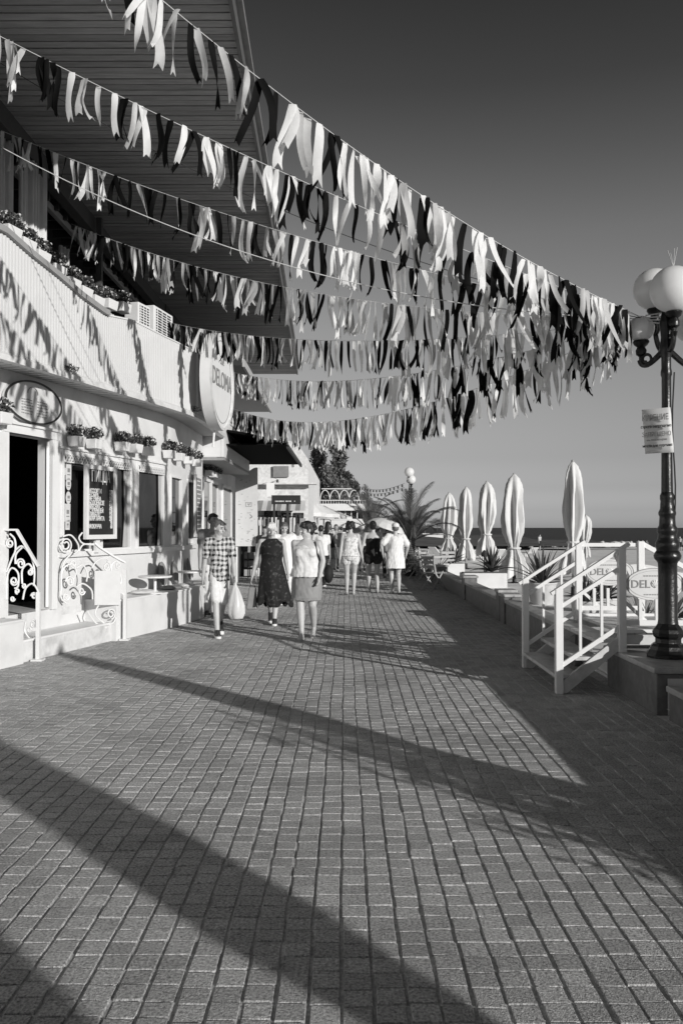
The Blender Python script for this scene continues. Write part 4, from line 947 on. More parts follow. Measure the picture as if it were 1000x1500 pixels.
# ------------------------------------------------ flower boxes
def leaves(mb, c, r, n, sz, rnd, flat=.6):
    for _ in range(n):
        while True:
            p = V((rnd.uniform(-1, 1), rnd.uniform(-1, 1), rnd.uniform(-1, 1)))
            if p.length < 1: break
        p = V((p.x*r[0], p.y*r[1], p.z*r[2]))+V(c); a = V((rnd.gauss(0, 1), rnd.gauss(0, 1), rnd.gauss(0, 1))).normalized(); b = a.orthogonal().normalized()
        b = (Matrix.Rotation(rnd.uniform(0, 6.28), 3, a) @ b); cc_ = a.cross(b); s = sz*rnd.uniform(.6, 1.4)
        mb.quad(p-b*s, p-cc_*s*flat*.5+b*s*.1, p+b*s, p+cc_*s*flat*.5+b*s*.1)
    return mb
def planter(px, py, w_, hgt, lab, off=WO+.12, seed=0, grp='flower boxes above the cafe windows', pot=(.11, .12), path=B, z=None):
    rnd = random.Random(seed); u = path.find(px, off); zz = path.z(u, off, py) if z is None else z; d_, n_ = path.dirs(u); c = path.at(u, off, zz)
    t = thing('flower_box', lab, 'flower box', c, math.atan2(d_.y, d_.x), grp)
    MB().hexa([(-w_*.42, -.07, -pot[1]), (w_*.42, -.07, -pot[1]), (w_*.42, .07, -pot[1]), (-w_*.42, .07, -pot[1])], [(-w_/2, -.085, pot[1]*.1), (w_/2, -.085, pot[1]*.1), (w_/2, .085, pot[1]*.1), (-w_/2, .085, pot[1]*.1)]).build('box', M_pot, t, bevel=.008)
    leaves(MB(), (0, 0, .09), (w_*.62, .13, .09), int(230*w_/.22), .026, rnd, .9).build('foliage', M_leaf, t)
    leaves(MB(), (0, 0, .11), (w_*.62, .14, .09), int(60*w_/.22), .016, rnd, 1.6).build('flowers', M_flower, t)
    return t
for i, (px, py, nm) in enumerate(((112, 641, 'left one of the pair of white flower boxes beside the oval sign'), (138, 645, 'right one of the pair of white flower boxes beside the oval sign'), (179, 649, 'left one of three flower boxes over the middle windows'), (198, 652, 'middle one of three flower boxes over the middle windows'), (217, 656, 'right one of three flower boxes over the middle windows'), (248, 661, 'first flower box of the row going round the curved corner'), (262, 665, 'second flower box of the row going round the curved corner'), (276, 670, 'third flower box of the row going round the curved corner'), (288, 674, 'last flower box of the row at the curved corner'))):
    planter(px, py, .21, .1, nm, seed=i)
planter(2, 606, .22, .1, 'flower box at the left edge beside the oval sign', seed=20)
# flowers along the balcony rail
names = ['nearest', 'second nearest', 'third nearest', 'fourth nearest', 'fifth nearest', 'sixth nearest', 'seventh nearest', 'eighth nearest', 'farthest']
for i, px in enumerate((12, 34, 56, 80, 102, 120, 138, 158, 178)):
    u = B.find(px, -.14)
    planter(px, 0, .26, .1, names[i]+' white flower pot on top of the balcony rail', off=-.15, seed=40+i, grp='flower pots on the balcony rail', z=ztop(u)+.25)
# curtains hanging in the terrace opening
def curtain(px0, px1, off, z0, z1, lab):
    u0, u1 = B.find(px0, off), B.find(px1, off); mb = MB(); n = 40
    for i in range(n+1):
        u = u0+(u1-u0)*i/n; o_ = off+.035*math.sin(i*1.15)+.02*math.sin(i*.4)
        for z in (z0, (z0+z1)/2, z1): 
            k = 1-.12*(abs(z-z0-.5) < .6); mb.v.append(tuple(B.at(u, o_, z)))
    for i in range(n):
        for k in (0, 1): a = i*3+k; mb.f.append((a, a+3, a+4, a+1))
    o = mb.build('curtain', M_curtain, None, smooth=True); sd = o.modifiers.new('s', 'SOLIDIFY'); sd.thickness = .004
    tag(o, lab, 'curtain', 'curtains on the balcony')
curtain(-30, 14, -.6, ZB+.3, 6.3, 'sheer curtain at the left edge of the balcony'); curtain(24, 64, -.6, ZB+.3, 6.25, 'wide sheer curtain hanging behind the nearest flower pots')
curtain(84, 97, -1.0, ZB+.3, 5.6, 'narrow sheer curtain in the dark balcony opening'); curtain(158, 182, -1.0, ZB+.3, 4.95, 'short pale curtain near the air conditioner')
# air conditioners behind the parapet
def aircon(px0, px1, py0, py1, off, lab):
    u = B.find((px0+px1)/2, off); d_, n_ = B.dirs(u); z0 = B.z(u, off, py1); z1 = B.z(u, off, py0); w_ = B.find(px1, off)-B.find(px0, off); c = B.at(u, off, (z0+z1)/2); h_ = z1-z0
    t = thing('air_conditioner', lab, 'air conditioner', c, math.atan2(d_.y, d_.x), 'air conditioners on the balcony')
    MB().box((0, .12, 0), (w_, .24, h_)).build('casing', M_pot, t, bevel=.015)
    g_ = MB()
    for k in range(11): g_.box((0, -.008, -h_*.42+h_*.084*k), (w_*.82, .012, h_*.028))
    for k in range(4): g_.box((-w_*.36+w_*.24*k, -.012, 0), (.012, .01, h_*.86))
    MB().box((0, -.002, 0), (w_*.8, .006, h_*.84)).build('fan_opening', M_dark, t); g_.build('grille', M_white, t)
    MB().box((0, .12, -h_/2-.25), (.05, .1, .5)).build('bracket', M_white, t)
aircon(202, 219, 446, 492, -.2, 'tall white louvred air conditioner behind the parapet')
aircon(226, 252, 455, 500, -.32, 'wide white air conditioner to the right of the louvred one')
# brackets / small spot lamps with sprigs on the drip edge
for px, lab in ((100, 'small tuft of weeds on the drip edge above the middle windows'), (283, 'small tuft of weeds on the drip edge by the round sign')):
    u = B.find(px, .04); mb = MB(); leaves(mb, (0, 0, .05), (.12, .05, .05), 70, .03, random.Random(px), .4)
    o = mb.build('weed_tuft', M_leaf, None); o.location = B.at(u, .06, ZB+.03); tag(o, lab, 'weeds')
# ------------------------------------------------ oval sign over the door
def disc(rx, rz, th, seg=48, y=0): 
    mb = MB(); n0 = 0
    for yy in (y, y+th):
        for k in range(seg): a = 2*math.pi*k/seg; mb.v.append((rx*math.cos(a), yy, rz*math.sin(a)))
    for k in range(seg): b = (k+1) % seg; mb.f.append((k, b, seg+b, seg+k))
    mb.f.append(tuple(reversed(range(seg)))); mb.f.append(tuple(range(seg, 2*seg))); return mb
def ring(rx, rz, wd, th, y, seg=64):
    mb = MB()
    for k in range(seg):
        a = 2*math.pi*k/seg; c, s_ = math.cos(a), math.sin(a)
        mb.v += [(rx*c, y, rz*s_), ((rx-wd)*c, y, (rz-wd)*s_), ((rx-wd)*c, y-th, (rz-wd)*s_), (rx*c, y-th, rz*s_)]
    for k in range(seg):
        for j in range(4): a = k*4+j; b = k*4+(j+1) % 4; c = ((k+1) % seg)*4; mb.f.append((a, c+j, c+(j+1) % 4, b))
    return mb
u, z = onwall(50, 590, WO+.07); d_, n_ = B.dirs(u); ov = thing('oval_sign', 'oval cream sign with dark rim on the wall above the cafe door', 'sign', B.at(u, WO+.07, z), math.atan2(d_.y, d_.x))
u0_, u1_ = B.find(10, WO+.07), B.find(90, WO+.07); rx = (u1_-u0_)/2; rz = .255
disc(rx, rz, .05).build('panel', M_print, ov); ring(rx+.012, rz+.012, .022, .02, .006).build('rim', M_dark, ov)
wv = MB(); rnd = random.Random(4)
for (x0, x1, z0, z1, rows) in ((-.26, -.03, -.15, .02, 6), (.05, .28, -.16, .02, 6)):
    for r_ in range(rows):
        zz = z1-(z1-z0)*r_/(rows-1); x = x0
        while x < x1-.03:
            l = rnd.uniform(.015, .05); wv.box((x+l/2, -.002, zz+rnd.uniform(-.004, .004)), (l, .004, .012)); x += l+.012
wv.build('small_print', M_lettergrey, ov)
MB().tube([(-.10+.10*math.cos(a)*1.0+.06, -.003, .10+.085*math.sin(a)) for a in [math.pi*k/16 for k in range(17)]], .006, 6).build('drawn_arch', M_lettergrey, ov)
MB().tube([(.03, -.003, -.18), (.03, -.003, .06)], .004, 6).build('drawn_line', M_greypaint, ov)
# ------------------------------------------------ pizza blackboard
u, z = onwall(146, 736, WO+.12); d_, n_ = B.dirs(u); bb = thing('menu_board', 'framed blackboard menu headed ПИЦЦА hanging between the first two windows', 'menu board', B.at(u, WO+.14, z), math.atan2(d_.y, d_.x))
ua, ub = B.find(122, WO+.14), B.find(167, WO+.14); bw = ub-ua; bh = B.z(u, WO+.14, 683)-B.z(u, WO+.14, 790)
MB().box((0, .012, 0), (bw-.1, .02, bh-.1)).build('slate', M_board, bb)
f_ = MB()
for sx in (-1, 1): f_.box((sx*(bw/2-.03), 0, 0), (.06, .05, bh))
for sz in (-1, 1): f_.box((0, 0, sz*(bh/2-.03)), (bw-.12, .05, .06))
f_.build('frame', M_white, bb)
MB().box((0, .06, -bh/2-.02), (.10, .04, .34)).build('support', M_white, bb)
def bt(s, sz, x, zz, sx=1, al='CENTER', m=M_white): text(s, sz, Matrix.Translation((x, -.001, zz)) @ Matrix.Rotation(R(90), 4, 'X'), m, bb, ext=.002, align=al, sx=sx, bold=.0015)
bt('ПИЦЦА', .22, 0, bh/2-.16, .62)
for i, (a_, b_) in enumerate((('АССОРТИ', '350'), ('4 СЫРА', '320'), ('ВЕТЧИНА', '300'), ('БОЛОНЬЕЗЕ', '330'), ('МЯСНАЯ', '340'), ('С КУРИЦЕЙ', '330'), ('ДИАБЛО', '320'), ('МАРГАРИТА', '280'), ('', '90'), ('ФОКАЧЧА', '60'))):
    zz = bh/2-.36-i*(bh-.50)/9.6
    if a_: bt(a_, .085, -bw/2+.10, zz, .75, 'LEFT')
    bt(b_, .085, bw/2-.085, zz, .7, 'RIGHT')
# second narrow menu panel
u, z = onwall(289, 741, WO+.05); d_, n_ = B.dirs(u); mp2 = thing('wall_menu', 'narrow tall printed menu panel at the far end of the cafe windows', 'menu panel', B.at(u, WO+.06, z), math.atan2(d_.y, d_.x))
w2_ = (B.find(294, WO+.06)-B.find(284, WO+.06)); h2_ = B.z(u, WO+.06, 692)-B.z(u, WO+.06, 782)
MB().box((0, 0, 0), (w2_, .03, h2_)).build('frame', M_white, mp2); MB().box((0, -.017, 0), (w2_*.75, .006, h2_*.9)).build('print', M_cushion, mp2)
tt = MB()
for k in range(12): tt.box((rnd.uniform(-.02, .02)*w2_, -.023, h2_*(.4-.07*k)), (w2_*rnd.uniform(.35, .6), .004, h2_*.02))
tt.build('small_print', M_white, mp2)

# ------------------------------------------------ round cafe sign, standing out from the balcony corner
Yd = 14.6
cd_ = P(325, 560, Yd); ax = V((.97, -.25, 0)).normalized()       # facing direction of the disc
top = P(322, 490, Yd); bot = P(333, 631, Yd); rz = (top-bot).length/2
nrmd = V((math.sin(R(108)), -math.cos(R(108))*-1, 0))
# normal chosen so that the disc shows its face at about 20 degrees
view = (cd_-CP).normalized(); ang = math.atan2(view.y, view.x)
nd = V((math.cos(ang-R(90)-R(14)), math.sin(ang-R(90)-R(14)), 0))
t = thing('round_sign', 'large round cream cafe sign with deep rim fixed to the balcony corner', 'sign', cd_, math.atan2(nd.y, nd.x)+math.pi/2)
disc(rz*.97, rz, .17, 64, -.0).build('drum', M_white, t, smooth=True)
ring(rz*.97, rz, .05, .03, 0).build('rim', M_whitedirty, t); ring(rz*.82, rz*.85, .012, .006, -.001).build('inner_ring', M_greypaint, t)
text('DELOMA', rz*.50, Matrix.Translation((0, -.006, .02)) @ Matrix.Rotation(R(90), 4, 'X'), M_lettergrey, t, ext=.006, sx=.78)
text('cafe', rz*.2, Matrix.Translation((0, -.006, rz*.42)) @ Matrix.Rotation(R(90), 4, 'X'), M_greypaint, t, ext=.004)
MB().tube([(0, .13, -rz+.02), (0, .15, -rz-.28)], .02, 8).build('bracket', M_white, t)

# ------------------------------------------------ ironwork railings by the steps
def railing(name, lab, A, Bp, curves, rail, posts, r=.011):
    A = V(A); Bp = V(Bp); t = thing(name, lab, 'railing', V((A.x, A.y, 0)))
    O = V((A.x, A.y, 0)); n = (Bp-A).cross(V((0, 0, 1))).normalized()
    def q(px, py): return onplane(px, py, A, n)-O
    for k, c in enumerate(curves):
        m_ = MB(); pts = []
        if c[0] == 'sp':                 # spiral: centre, radius px, start deg, turns
            _, px, py, rp, a0, tr = c; r1 = .25
            ptsp = []
            for i in range(31):
                tt_ = i/30; a = R(a0)+tr*2*math.pi*tt_; rr_ = rp*(1-tt_*(1-r1)*.95)
                ptsp.append(q(px+rr_*.8*math.cos(a), py+rr_*math.sin(a)))
            m_.tube(ptsp, r, 6)
        else:
            cp = c[1:]; ps = [V((x, y)) for x, y in cp]; nP = len(ps); out = []
            for i in range(nP-1):
                p0, p1, p2, p3 = ps[max(i-1, 0)], ps[i], ps[i+1], ps[min(i+2, nP-1)]
                for j in range(8):
                    u_ = j/8; out.append(.5*((2*p1)+(p2-p0)*u_+(2*p0-5*p1+4*p2-p3)*u_*u_+(3*p1-p0-3*p2+p3)*u_**3))
            out.append(ps[-1]); m_.tube([q(a.x, a.y) for a in out], r, 6)
        m_.build('scroll', M_white, t, smooth=True)
    m_ = MB()
    for (x0, y0), (x1, y1) in zip(rail, rail[1:]): m_.bar(q(x0, y0), q(x1, y1), .05, .022)
    m_.build('handrail', M_white, t)
    for (px, pyb, ztp) in posts:
        g_ = G(px, pyb, 0)-O; m_ = MB(); m_.bar(g_, g_+V((0, 0, ztp)), .045); m_.build('post', M_white, t)
        MB().box(g_+V((0, 0, .012)), (.13, .13, .022)).build('foot_plate', M_white, t)
    return t, q, n
w8 = B.at(B.find(9, WO+.08), WO+.08, 0); p1_ = G(56, 968)
railing('scroll_railing', 'white wrought-iron scroll railing left of the cafe door', (w8.x, w8.y, 0), (p1_.x, p1_.y, 0), [
    ('sp', 15, 796, 7, -90, -1.6), ('c', (15, 782), (22, 790), (23, 806), (18, 818), (10, 838)), ('c', (23, 806), (32, 800), (42, 808), (48, 820), (51, 838), (50, 858)),
    ('sp', 31, 826, 8, 180, 1.6), ('c', (23, 826), (24, 812), (33, 802)), ('c', (10, 878), (11, 845), (18, 832), (27, 840), (27, 858), (22, 862)), ('sp', 21, 851, 7, 0, 1.5),
    ('c', (33, 855), (33, 835), (42, 826), (49, 834)), ('sp', 45, 838, 5, -90, 1.5), ('sp', 36, 858, 4, 0, 1.3), ('c', (34, 878), (38, 862), (48, 855), (56, 866), (57, 880)), ('sp', 50, 873, 5, 180, 1.4), ('sp', 26, 866, 4, 90, 1.3), ('sp', 19, 877, 4, 0, 1.2),
    ('c', (38, 910), (37, 925), (47, 937), (56, 928)), ('sp', 49, 914, 6, -90, 1.5), ('sp', 44, 922, 4, 90, 1.2)], [(6, 776), (25, 776), (46, 812), (57, 830)], [(56, 968, .80)])
p2_ = G(183, 938); w92 = B.at(B.find(92, WO+.08), WO+.08, 0)
rl2, q2, n2 = railing('scroll_railing', 'white wrought-iron scroll railing with blank plate right of the cafe door', (w92.x, w92.y, 0), (p2_.x, p2_.y, 0), [
    ('sp', 97, 798, 12, 180, -1.9), ('c', (92, 786), (104, 784), (114, 796), (115, 806), (108, 812)), ('c', (116, 808), (122, 798), (136, 797), (140, 797)), ('c', (121, 780), (116, 788), (122, 796), (138, 798)),
    ('c', (104, 812), (95, 822), (90, 838)), ('c', (90, 862), (92, 835), (106, 826), (112, 838), (108, 848)), ('sp', 103, 852, 8, 180, 1.7), ('c', (112, 832), (122, 828), (128, 840), (127, 852)), ('sp', 108, 826, 6, 90, 1.3), ('sp', 97, 874, 6, 0, 1.4), ('c', (90, 862), (90, 876), (98, 884)),
    ('c', (112, 860), (122, 855), (134, 864), (136, 878)), ('sp', 120, 866, 6, 0, 1.4), ('c', (135, 832), (142, 822), (155, 818), (164, 828)), ('sp', 157, 830, 7, -90, 1.6), ('c', (164, 838), (164, 828), (170, 822), (176, 826)), ('sp', 174, 828, 5, 90, 1.2),
    ('c', (176, 838), (178, 852), (172, 862), (182, 872)), ('c', (145, 886), (140, 900), (155, 914), (166, 912), (170, 904)), ('sp', 163, 899, 8, 90, -1.6), ('c', (128, 895), (140, 912), (156, 920))], [(138, 795), (146, 802), (168, 816), (183, 824)], [(183, 938, .98)])
c_ = [q2(137, 836), q2(175, 836), q2(175, 886), q2(137, 886)]; nn_ = n2 if n2.y < 0 else -n2
MB().hexa([c_[3]+nn_*.02, c_[2]+nn_*.02, c_[2]+nn_*.035, c_[3]+nn_*.035], [c_[0]+nn_*.02, c_[1]+nn_*.02, c_[1]+nn_*.035, c_[0]+nn_*.035]).build('plate', M_print, rl2)

# ------------------------------------------------ big eaves over the balcony: boards running across
ev = empty('eaves'); ev.parent = cafe
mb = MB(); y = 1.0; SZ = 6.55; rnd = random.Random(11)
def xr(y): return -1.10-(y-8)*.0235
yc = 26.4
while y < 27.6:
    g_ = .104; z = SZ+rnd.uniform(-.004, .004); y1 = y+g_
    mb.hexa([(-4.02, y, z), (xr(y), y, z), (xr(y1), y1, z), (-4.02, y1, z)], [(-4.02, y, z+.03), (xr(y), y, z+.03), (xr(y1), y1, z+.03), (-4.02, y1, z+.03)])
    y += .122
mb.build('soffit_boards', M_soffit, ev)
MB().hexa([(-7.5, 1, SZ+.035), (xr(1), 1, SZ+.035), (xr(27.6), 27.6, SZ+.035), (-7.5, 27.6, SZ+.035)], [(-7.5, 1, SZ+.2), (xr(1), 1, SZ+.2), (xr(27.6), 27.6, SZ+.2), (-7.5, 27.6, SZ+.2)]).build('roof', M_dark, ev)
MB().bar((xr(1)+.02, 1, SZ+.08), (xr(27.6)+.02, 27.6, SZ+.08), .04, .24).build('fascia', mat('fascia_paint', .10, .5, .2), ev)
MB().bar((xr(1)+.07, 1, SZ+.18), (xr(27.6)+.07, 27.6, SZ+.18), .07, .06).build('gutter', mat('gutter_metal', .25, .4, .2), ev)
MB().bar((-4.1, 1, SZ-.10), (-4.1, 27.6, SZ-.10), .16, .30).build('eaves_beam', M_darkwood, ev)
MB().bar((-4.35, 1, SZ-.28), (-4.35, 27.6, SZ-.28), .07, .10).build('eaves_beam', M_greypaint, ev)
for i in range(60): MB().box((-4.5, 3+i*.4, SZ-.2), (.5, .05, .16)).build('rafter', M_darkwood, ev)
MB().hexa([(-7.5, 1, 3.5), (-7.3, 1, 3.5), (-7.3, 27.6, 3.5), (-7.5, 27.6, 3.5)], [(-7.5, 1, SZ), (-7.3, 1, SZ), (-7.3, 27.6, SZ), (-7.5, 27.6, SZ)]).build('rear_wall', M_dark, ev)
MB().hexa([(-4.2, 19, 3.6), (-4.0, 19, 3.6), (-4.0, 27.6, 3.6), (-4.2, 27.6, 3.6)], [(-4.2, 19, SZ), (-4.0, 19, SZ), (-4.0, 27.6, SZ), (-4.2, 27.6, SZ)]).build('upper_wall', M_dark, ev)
# second bay of the cafe behind the round corner
b2 = cafe
WX = -3.12
MB().box((WX-.15, 17.55+3.4, 1.5), (.3, 6.9, 3.0)).build('wall', M_wall, b2)
MB().box((WX-1.2, 24.45, 2.2), (2.6, .2, 4.4)).build('wall', M_wall, b2)
for y0, y1 in ((18.6, 19.6), (19.75, 20.7), (21.6, 23.2)):
    wn = MB(); z0, z1 = 1.28, 2.62
    for yy in (y0, y1): wn.box((WX+.01, yy, (z0+z1)/2), (.08, .07, z1-z0))
    for zz in (z0, z1): wn.box((WX+.01, (y0+y1)/2, zz), (.08, y1-y0-.07, .07))
    o = wn.build('window', M_white, b2); MB().box((WX+.006, (y0+y1)/2, (z0+z1)/2), (.02, y1-y0-.05, z1-z0-.05)).build('pane', M_glass, o)
mb = MB(); mb.box((-2.80, 19.9, 2.97), (.64, 4.7, .06)); mb.build('balcony_soffit', M_soffit, b2)
MB().box((-2.52, 19.9, 3.40), (.06, 4.7, .78)).build('parapet', M_wall, b2); MB().box((-2.82, 17.58, 3.40), (.55, .06, .78)).build('parapet', M_wall, b2)
MB().box((-2.82, 22.22, 3.40), (.55, .06, .78)).build('parapet', M_wall, b2)
MB().box((-2.52, 19.9, 3.80), (.10, 4.74, .03)).build('coping', M_white, b2)
for i, (yy, nm) in enumerate(((18.9, 'near'), (19.5, 'middle'), (20.1, 'far'))):
    t = thing('flower_box', nm+' flower box high on the wall of the second cafe bay', 'flower box', (WX+.12, yy, 2.82), math.pi/2, 'flower boxes on the second bay')
    MB().box((0, 0, -.06), (.34, .15, .12)).build('box', M_pot, t, bevel=.01); leaves(MB(), (0, 0, .05), (.24, .12, .08), 240, .03, random.Random(i), .9).build('foliage', M_leaf, t)
    leaves(MB(), (0, 0, .08), (.24, .12, .08), 60, .02, random.Random(i+9), 1.6).build('flowers', M_flower, t)
# lower dark canopy slab above and dark awning
cn = thing('upper_canopy', 'flat dark canopy slab high beyond the round sign under the eaves corner', 'canopy')
MB().hexa([(-5, 17.8, 4.95), (-2.15, 17.8, 4.95), (-2.2, 25, 4.95), (-5, 25, 4.95)], [(-5, 17.8, 5.07), (-2.15, 17.8, 5.07), (-2.2, 25, 5.07), (-5, 25, 5.07)]).build('slab', M_dark, cn)
MB().bar((-2.12, 17.8, 5.0), (-2.17, 25, 5.0), .05, .16).build('edge', mat('canopy_edge', .4, .5, .1), cn)
aw = thing('awning', 'black awning sloping out over the shop fronts beyond the cafe', 'awning')
mb = MB(); n = 14
for i in range(n+1):
    a = i/n; x = -3.3+2.1*a; z = 3.62-.36*a*a
    for y in (17.9, 23.4): mb.v.append((x, y, z))
for i in range(n): mb.f.append((2*i, 2*i+1, 2*i+3, 2*i+2))
o = mb.build('cloth', M_black, aw); sd = o.modifiers.new('s', 'SOLIDIFY'); sd.thickness = .05
MB().bar((-1.2, 17.9, 3.25), (-1.2, 23.4, 3.25), .05, .07).build('front_bar', M_dark, aw)
MB().box((-2.2, 20.65, 3.30), (1.9, 5.5, .03)).build('lining', M_black, aw)
# ================================================= WOODEN STEPS OVER THE WALL
ws = thing('wooden_steps', 'white wooden steps with double handrails climbing from the promenade over the stone wall', 'steps', (2.0, 8.8, 0))
O_ = V((2.0, 8.8, 0)); NY, FY = 8.02, 9.50
def wb(a, b, w_, h_=None, up=(0, 0, 1)): return MB().bar(V(a)-O_, V(b)-O_, w_, h_, up)
zt_ = .50
for i in range(3):
    x = 2.02+i*.19+.07; z = .155+i*.165
    MB().box((x-2.0, (NY+FY)/2-8.8, z), (.24, FY-NY-.05, .035)).build('tread', M_stairwood, ws, bevel=.004)
for y in (NY+.02, FY-.02):
    MB().hexa([(2.02-2, y-.02-8.8, -.0), (2.16-2, y-.02-8.8, .0), (2.16-2, y+.02-8.8, .0), (2.02-2, y+.02-8.8, 0)], [(2.02-2, y-.02-8.8, .17), (2.60-2, y-.02-8.8, .53), (2.60-2, y+.02-8.8, .53), (2.02-2, y+.02-8.8, .17)]) if False else None
    mb = MB(); prof = [(2.0, .0), (2.07, .0), (2.62, .45), (2.62, .54), (2.57, .54), (2.0, .085)]
    n0 = 0; mb.v = [(x-2, y-.02-8.8, z) for x, z in prof]+[(x-2, y+.02-8.8, z) for x, z in prof]; k = len(prof)
    mb.f = [tuple(range(k)), tuple(reversed(range(k, 2*k)))]+[(i, k+i, k+(i+1) % k, (i+1) % k) for i in range(k)]
    mb.build('stringer', M_stairwood, ws)
mb = MB()
for i in range(9): mb.box((.62+.11*i+.05, (NY+FY)/2-8.8, .555), (.104, FY-NY-.10, .03))
mb.build('platform', M_stairwood, ws)
MB().box((1.1, NY+.03-8.8, .50), (1.04, .04, .09)).build('joist', M_stairwood, ws); MB().box((1.1, FY-.03-8.8, .50), (1.04, .04, .09)).build('joist', M_stairwood, ws)
for y, s_ in ((NY, 1), (FY, -1)):
    yo = y-8.8
    wb((2.0, y, 0), (2.0, y, .98), .07).build('newel_post', M_white, ws, bevel=.006)
    wb((2.59, y, .38), (2.59, y, 1.36), .07).build('newel_post', M_white, ws, bevel=.006)
    wb((1.93, y, .93), (2.66, y, 1.40), .055, .032).build('handrail', M_white, ws)
    wb((2.0, y, .80), (2.59, y, 1.18), .04, .035).build('mid_rail', M_white, ws)
    wb((2.0, y, .245), (2.59, y, .64), .03, .04).build('bottom_rail', M_white, ws)
    for f_ in (.34, .68): wb((2.0+.59*f_, y, .22+.385*f_), (2.0+.59*f_, y, .80+.38*f_), .024).build('baluster', M_white, ws)
    # level rail with the oval sign
    X1 = 3.28
    wb((X1, y, .45), (X1, y, 1.40), .07).build('newel_post', M_white, ws, bevel=.006)
    wb((2.59, y, .66), (X1, y, .66), .04, .05).build('bottom_rail', M_white, ws)
    wb((2.59, y, .585), (X1+.4, y, .585), .06, .03).build('bottom_rail', M_white, ws)
    for f_ in (.25, .47, .72): wb((2.59+.69*f_, y, .67), (2.59+.69*f_, y, .88), .03).build('baluster', M_white, ws)
    wb((2.62, y+.03, .86), (2.86, y+.03, .64), .03).build('brace', M_white, ws)
    # rail going down to the beach
    wb((X1, y, 1.38), (X1+1.5, y, .55), .05, .05).build('handrail', M_white, ws); wb((X1, y, 1.12), (X1+1.5, y, .30), .04, .04).build('mid_rail', M_white, ws)
    wb((X1+1.5, y, -.1), (X1+1.5, y, .6), .07).build('newel_post', M_white, ws)
wb((2.59, FY+.02, 1.36), (X1, FY+.02, 1.36), .05, .04).build('handrail', M_white, ws)
wb((2.63, NY+.3, 1.30), (3.1, NY+.9, .70), .04, .04).build('brace', M_white, ws)
def oval(name, lab, X, y, z, rx, rz):
    t = thing('oval_nameplate', lab, 'sign', (X, y, z), 0, 'oval nameplates on the steps')
    disc(rx, rz, .015).build('panel', M_print, t); ring(rx, rz, .006, .004, 0).build('rim', M_greypaint, t); ring(rx-.025, rz-.025, .003, .002, -.001).build('inner_ring', M_greypaint, t)
    T = Matrix.Translation
    text('DEL', .105, T((-rx*.50, -.003, 0)) @ Matrix.Rotation(R(90), 4, 'X'), M_lettergrey, t, ext=.002, bold=.001)
    text('MA', .105, T((rx*.50, -.003, 0)) @ Matrix.Rotation(R(90), 4, 'X'), M_lettergrey, t, ext=.002, bold=.001)
    mb = MB(); mb.ell((0, -.004, .008), (.043, .010, .038), seg=18, rings=8)
    for k in range(5): a = R(30+30*k); mb.tube([(0, -.012, -.03), (.04*math.cos(a), -.014, .04*math.sin(a))], .003, 4)
    mb.build('shell_emblem', M_white, t)
    tb = MB()
    for s_, zz in ((1, rz*.52), (-1, -rz*.62)):
        for k in range(9): tb.box((-rx*.36+rx*.09*k, -.002, zz), (rx*.06, .003, .012))
    tb.build('small_print', M_greypaint, t); return t
oval('a', 'oval cream nameplate in front of the lamp-side railing, partly behind the lamp shaft', 2.925, NY+.055, 1.015, .28, .155)
oval('b', 'oval cream nameplate on the far railing, seen through the sloping handrails', 2.925, FY-.045, 1.06, .265, .15)

# ================================================= FOLDED PARASOLS
def parasol(x, y, ztop_, zbot, rmax, lab, seed, base=0.1, lean=0, grp='folded white parasols along the beach terrace', skirt=1.0):
    rnd = random.Random(seed); t = thing('folded_parasol', lab, 'parasol', (x, y, base), rnd.uniform(0, 6), grp)
    H_ = ztop_-base; zb = zbot-base; Lc = H_-zb
    MB().tube([(0, 0, 0), (0, 0, H_-.03)], .028, 10).build('pole', M_wood, t); 
    MB().lathe([(.28, 0), (.28, .05), (.05, .09), (.045, .25)], seg=20).build('base', M_iron, t)
    mb = MB(); seg = 72; n = 46; nf = 7; ph = [rnd.uniform(-.5, .5) for _ in range(nf)]
    # profile: peak, shoulder, belly, tie, flare
    def rad(s):
        pts = [(0, .10), (.015, .22), (.05, .42), (.11, .62), (.17, .74), (.3, .86), (.45, .94), (.57, .86), (.66, .62), (.72, .42), (.76, .50), (.86, .84), (.95, 1.08*skirt), (1, 1.05*skirt)]
        for (a, ra), (b, rb) in zip(pts, pts[1:]):
            if a <= s <= b: q = (s-a)/(b-a); q = q*q*(3-2*q); return (ra+(rb-ra)*q)*rmax
    for i in range(n+1):
        s = i/n; r0 = rad(s)
        for k in range(seg):
            a = 2*math.pi*k/seg; fo = .5+.5*math.cos(nf*a+ph[int(nf*k/seg) % nf]*2+1.3*s*math.sin(s*3+seed)); amp = min(1, s*3)*.62
            fo2 = .5+.5*math.cos(2*nf*a+5*s+seed); r = r0*(1-amp*(1-fo)**1.4-amp*.22*fo2)
            r *= 1+.26*mnoise.noise((math.cos(a)*.9, math.sin(a)*.9, s*2.2+seed*3))+.10*mnoise.noise((math.cos(a)*2.5, math.sin(a)*2.5, s*5+seed))
            z = H_-s*Lc + (-.10*fo+.05*mnoise.noise((a, seed, 1)) if s > .92 else 0)*((s-.92)/.08 if s > .92 else 0)
            mb.v.append((r*math.cos(a)+.02*math.sin(s*5+seed), r*math.sin(a)+.02*math.cos(s*4+seed), z))
    for i in range(n):
        for k in range(seg): a = i*seg+k; b = i*seg+(k+1) % seg; mb.f.append((a, a+seg, b+seg, b))
    mb.f.append(tuple(range(seg)))
    mb.build('canopy', M_canvas, t, smooth=True)
    MB().lathe([(rmax*.46, -.02), (rmax*.5, 0), (rmax*.46, .02)], (0, 0, H_-.74*Lc), 20).build('tie_strap', M_canvas, t)
    MB().ell((0, 0, H_+.005), (.03, .03, .035), seg=10, rings=6).build('finial', M_wood, t)
    return t
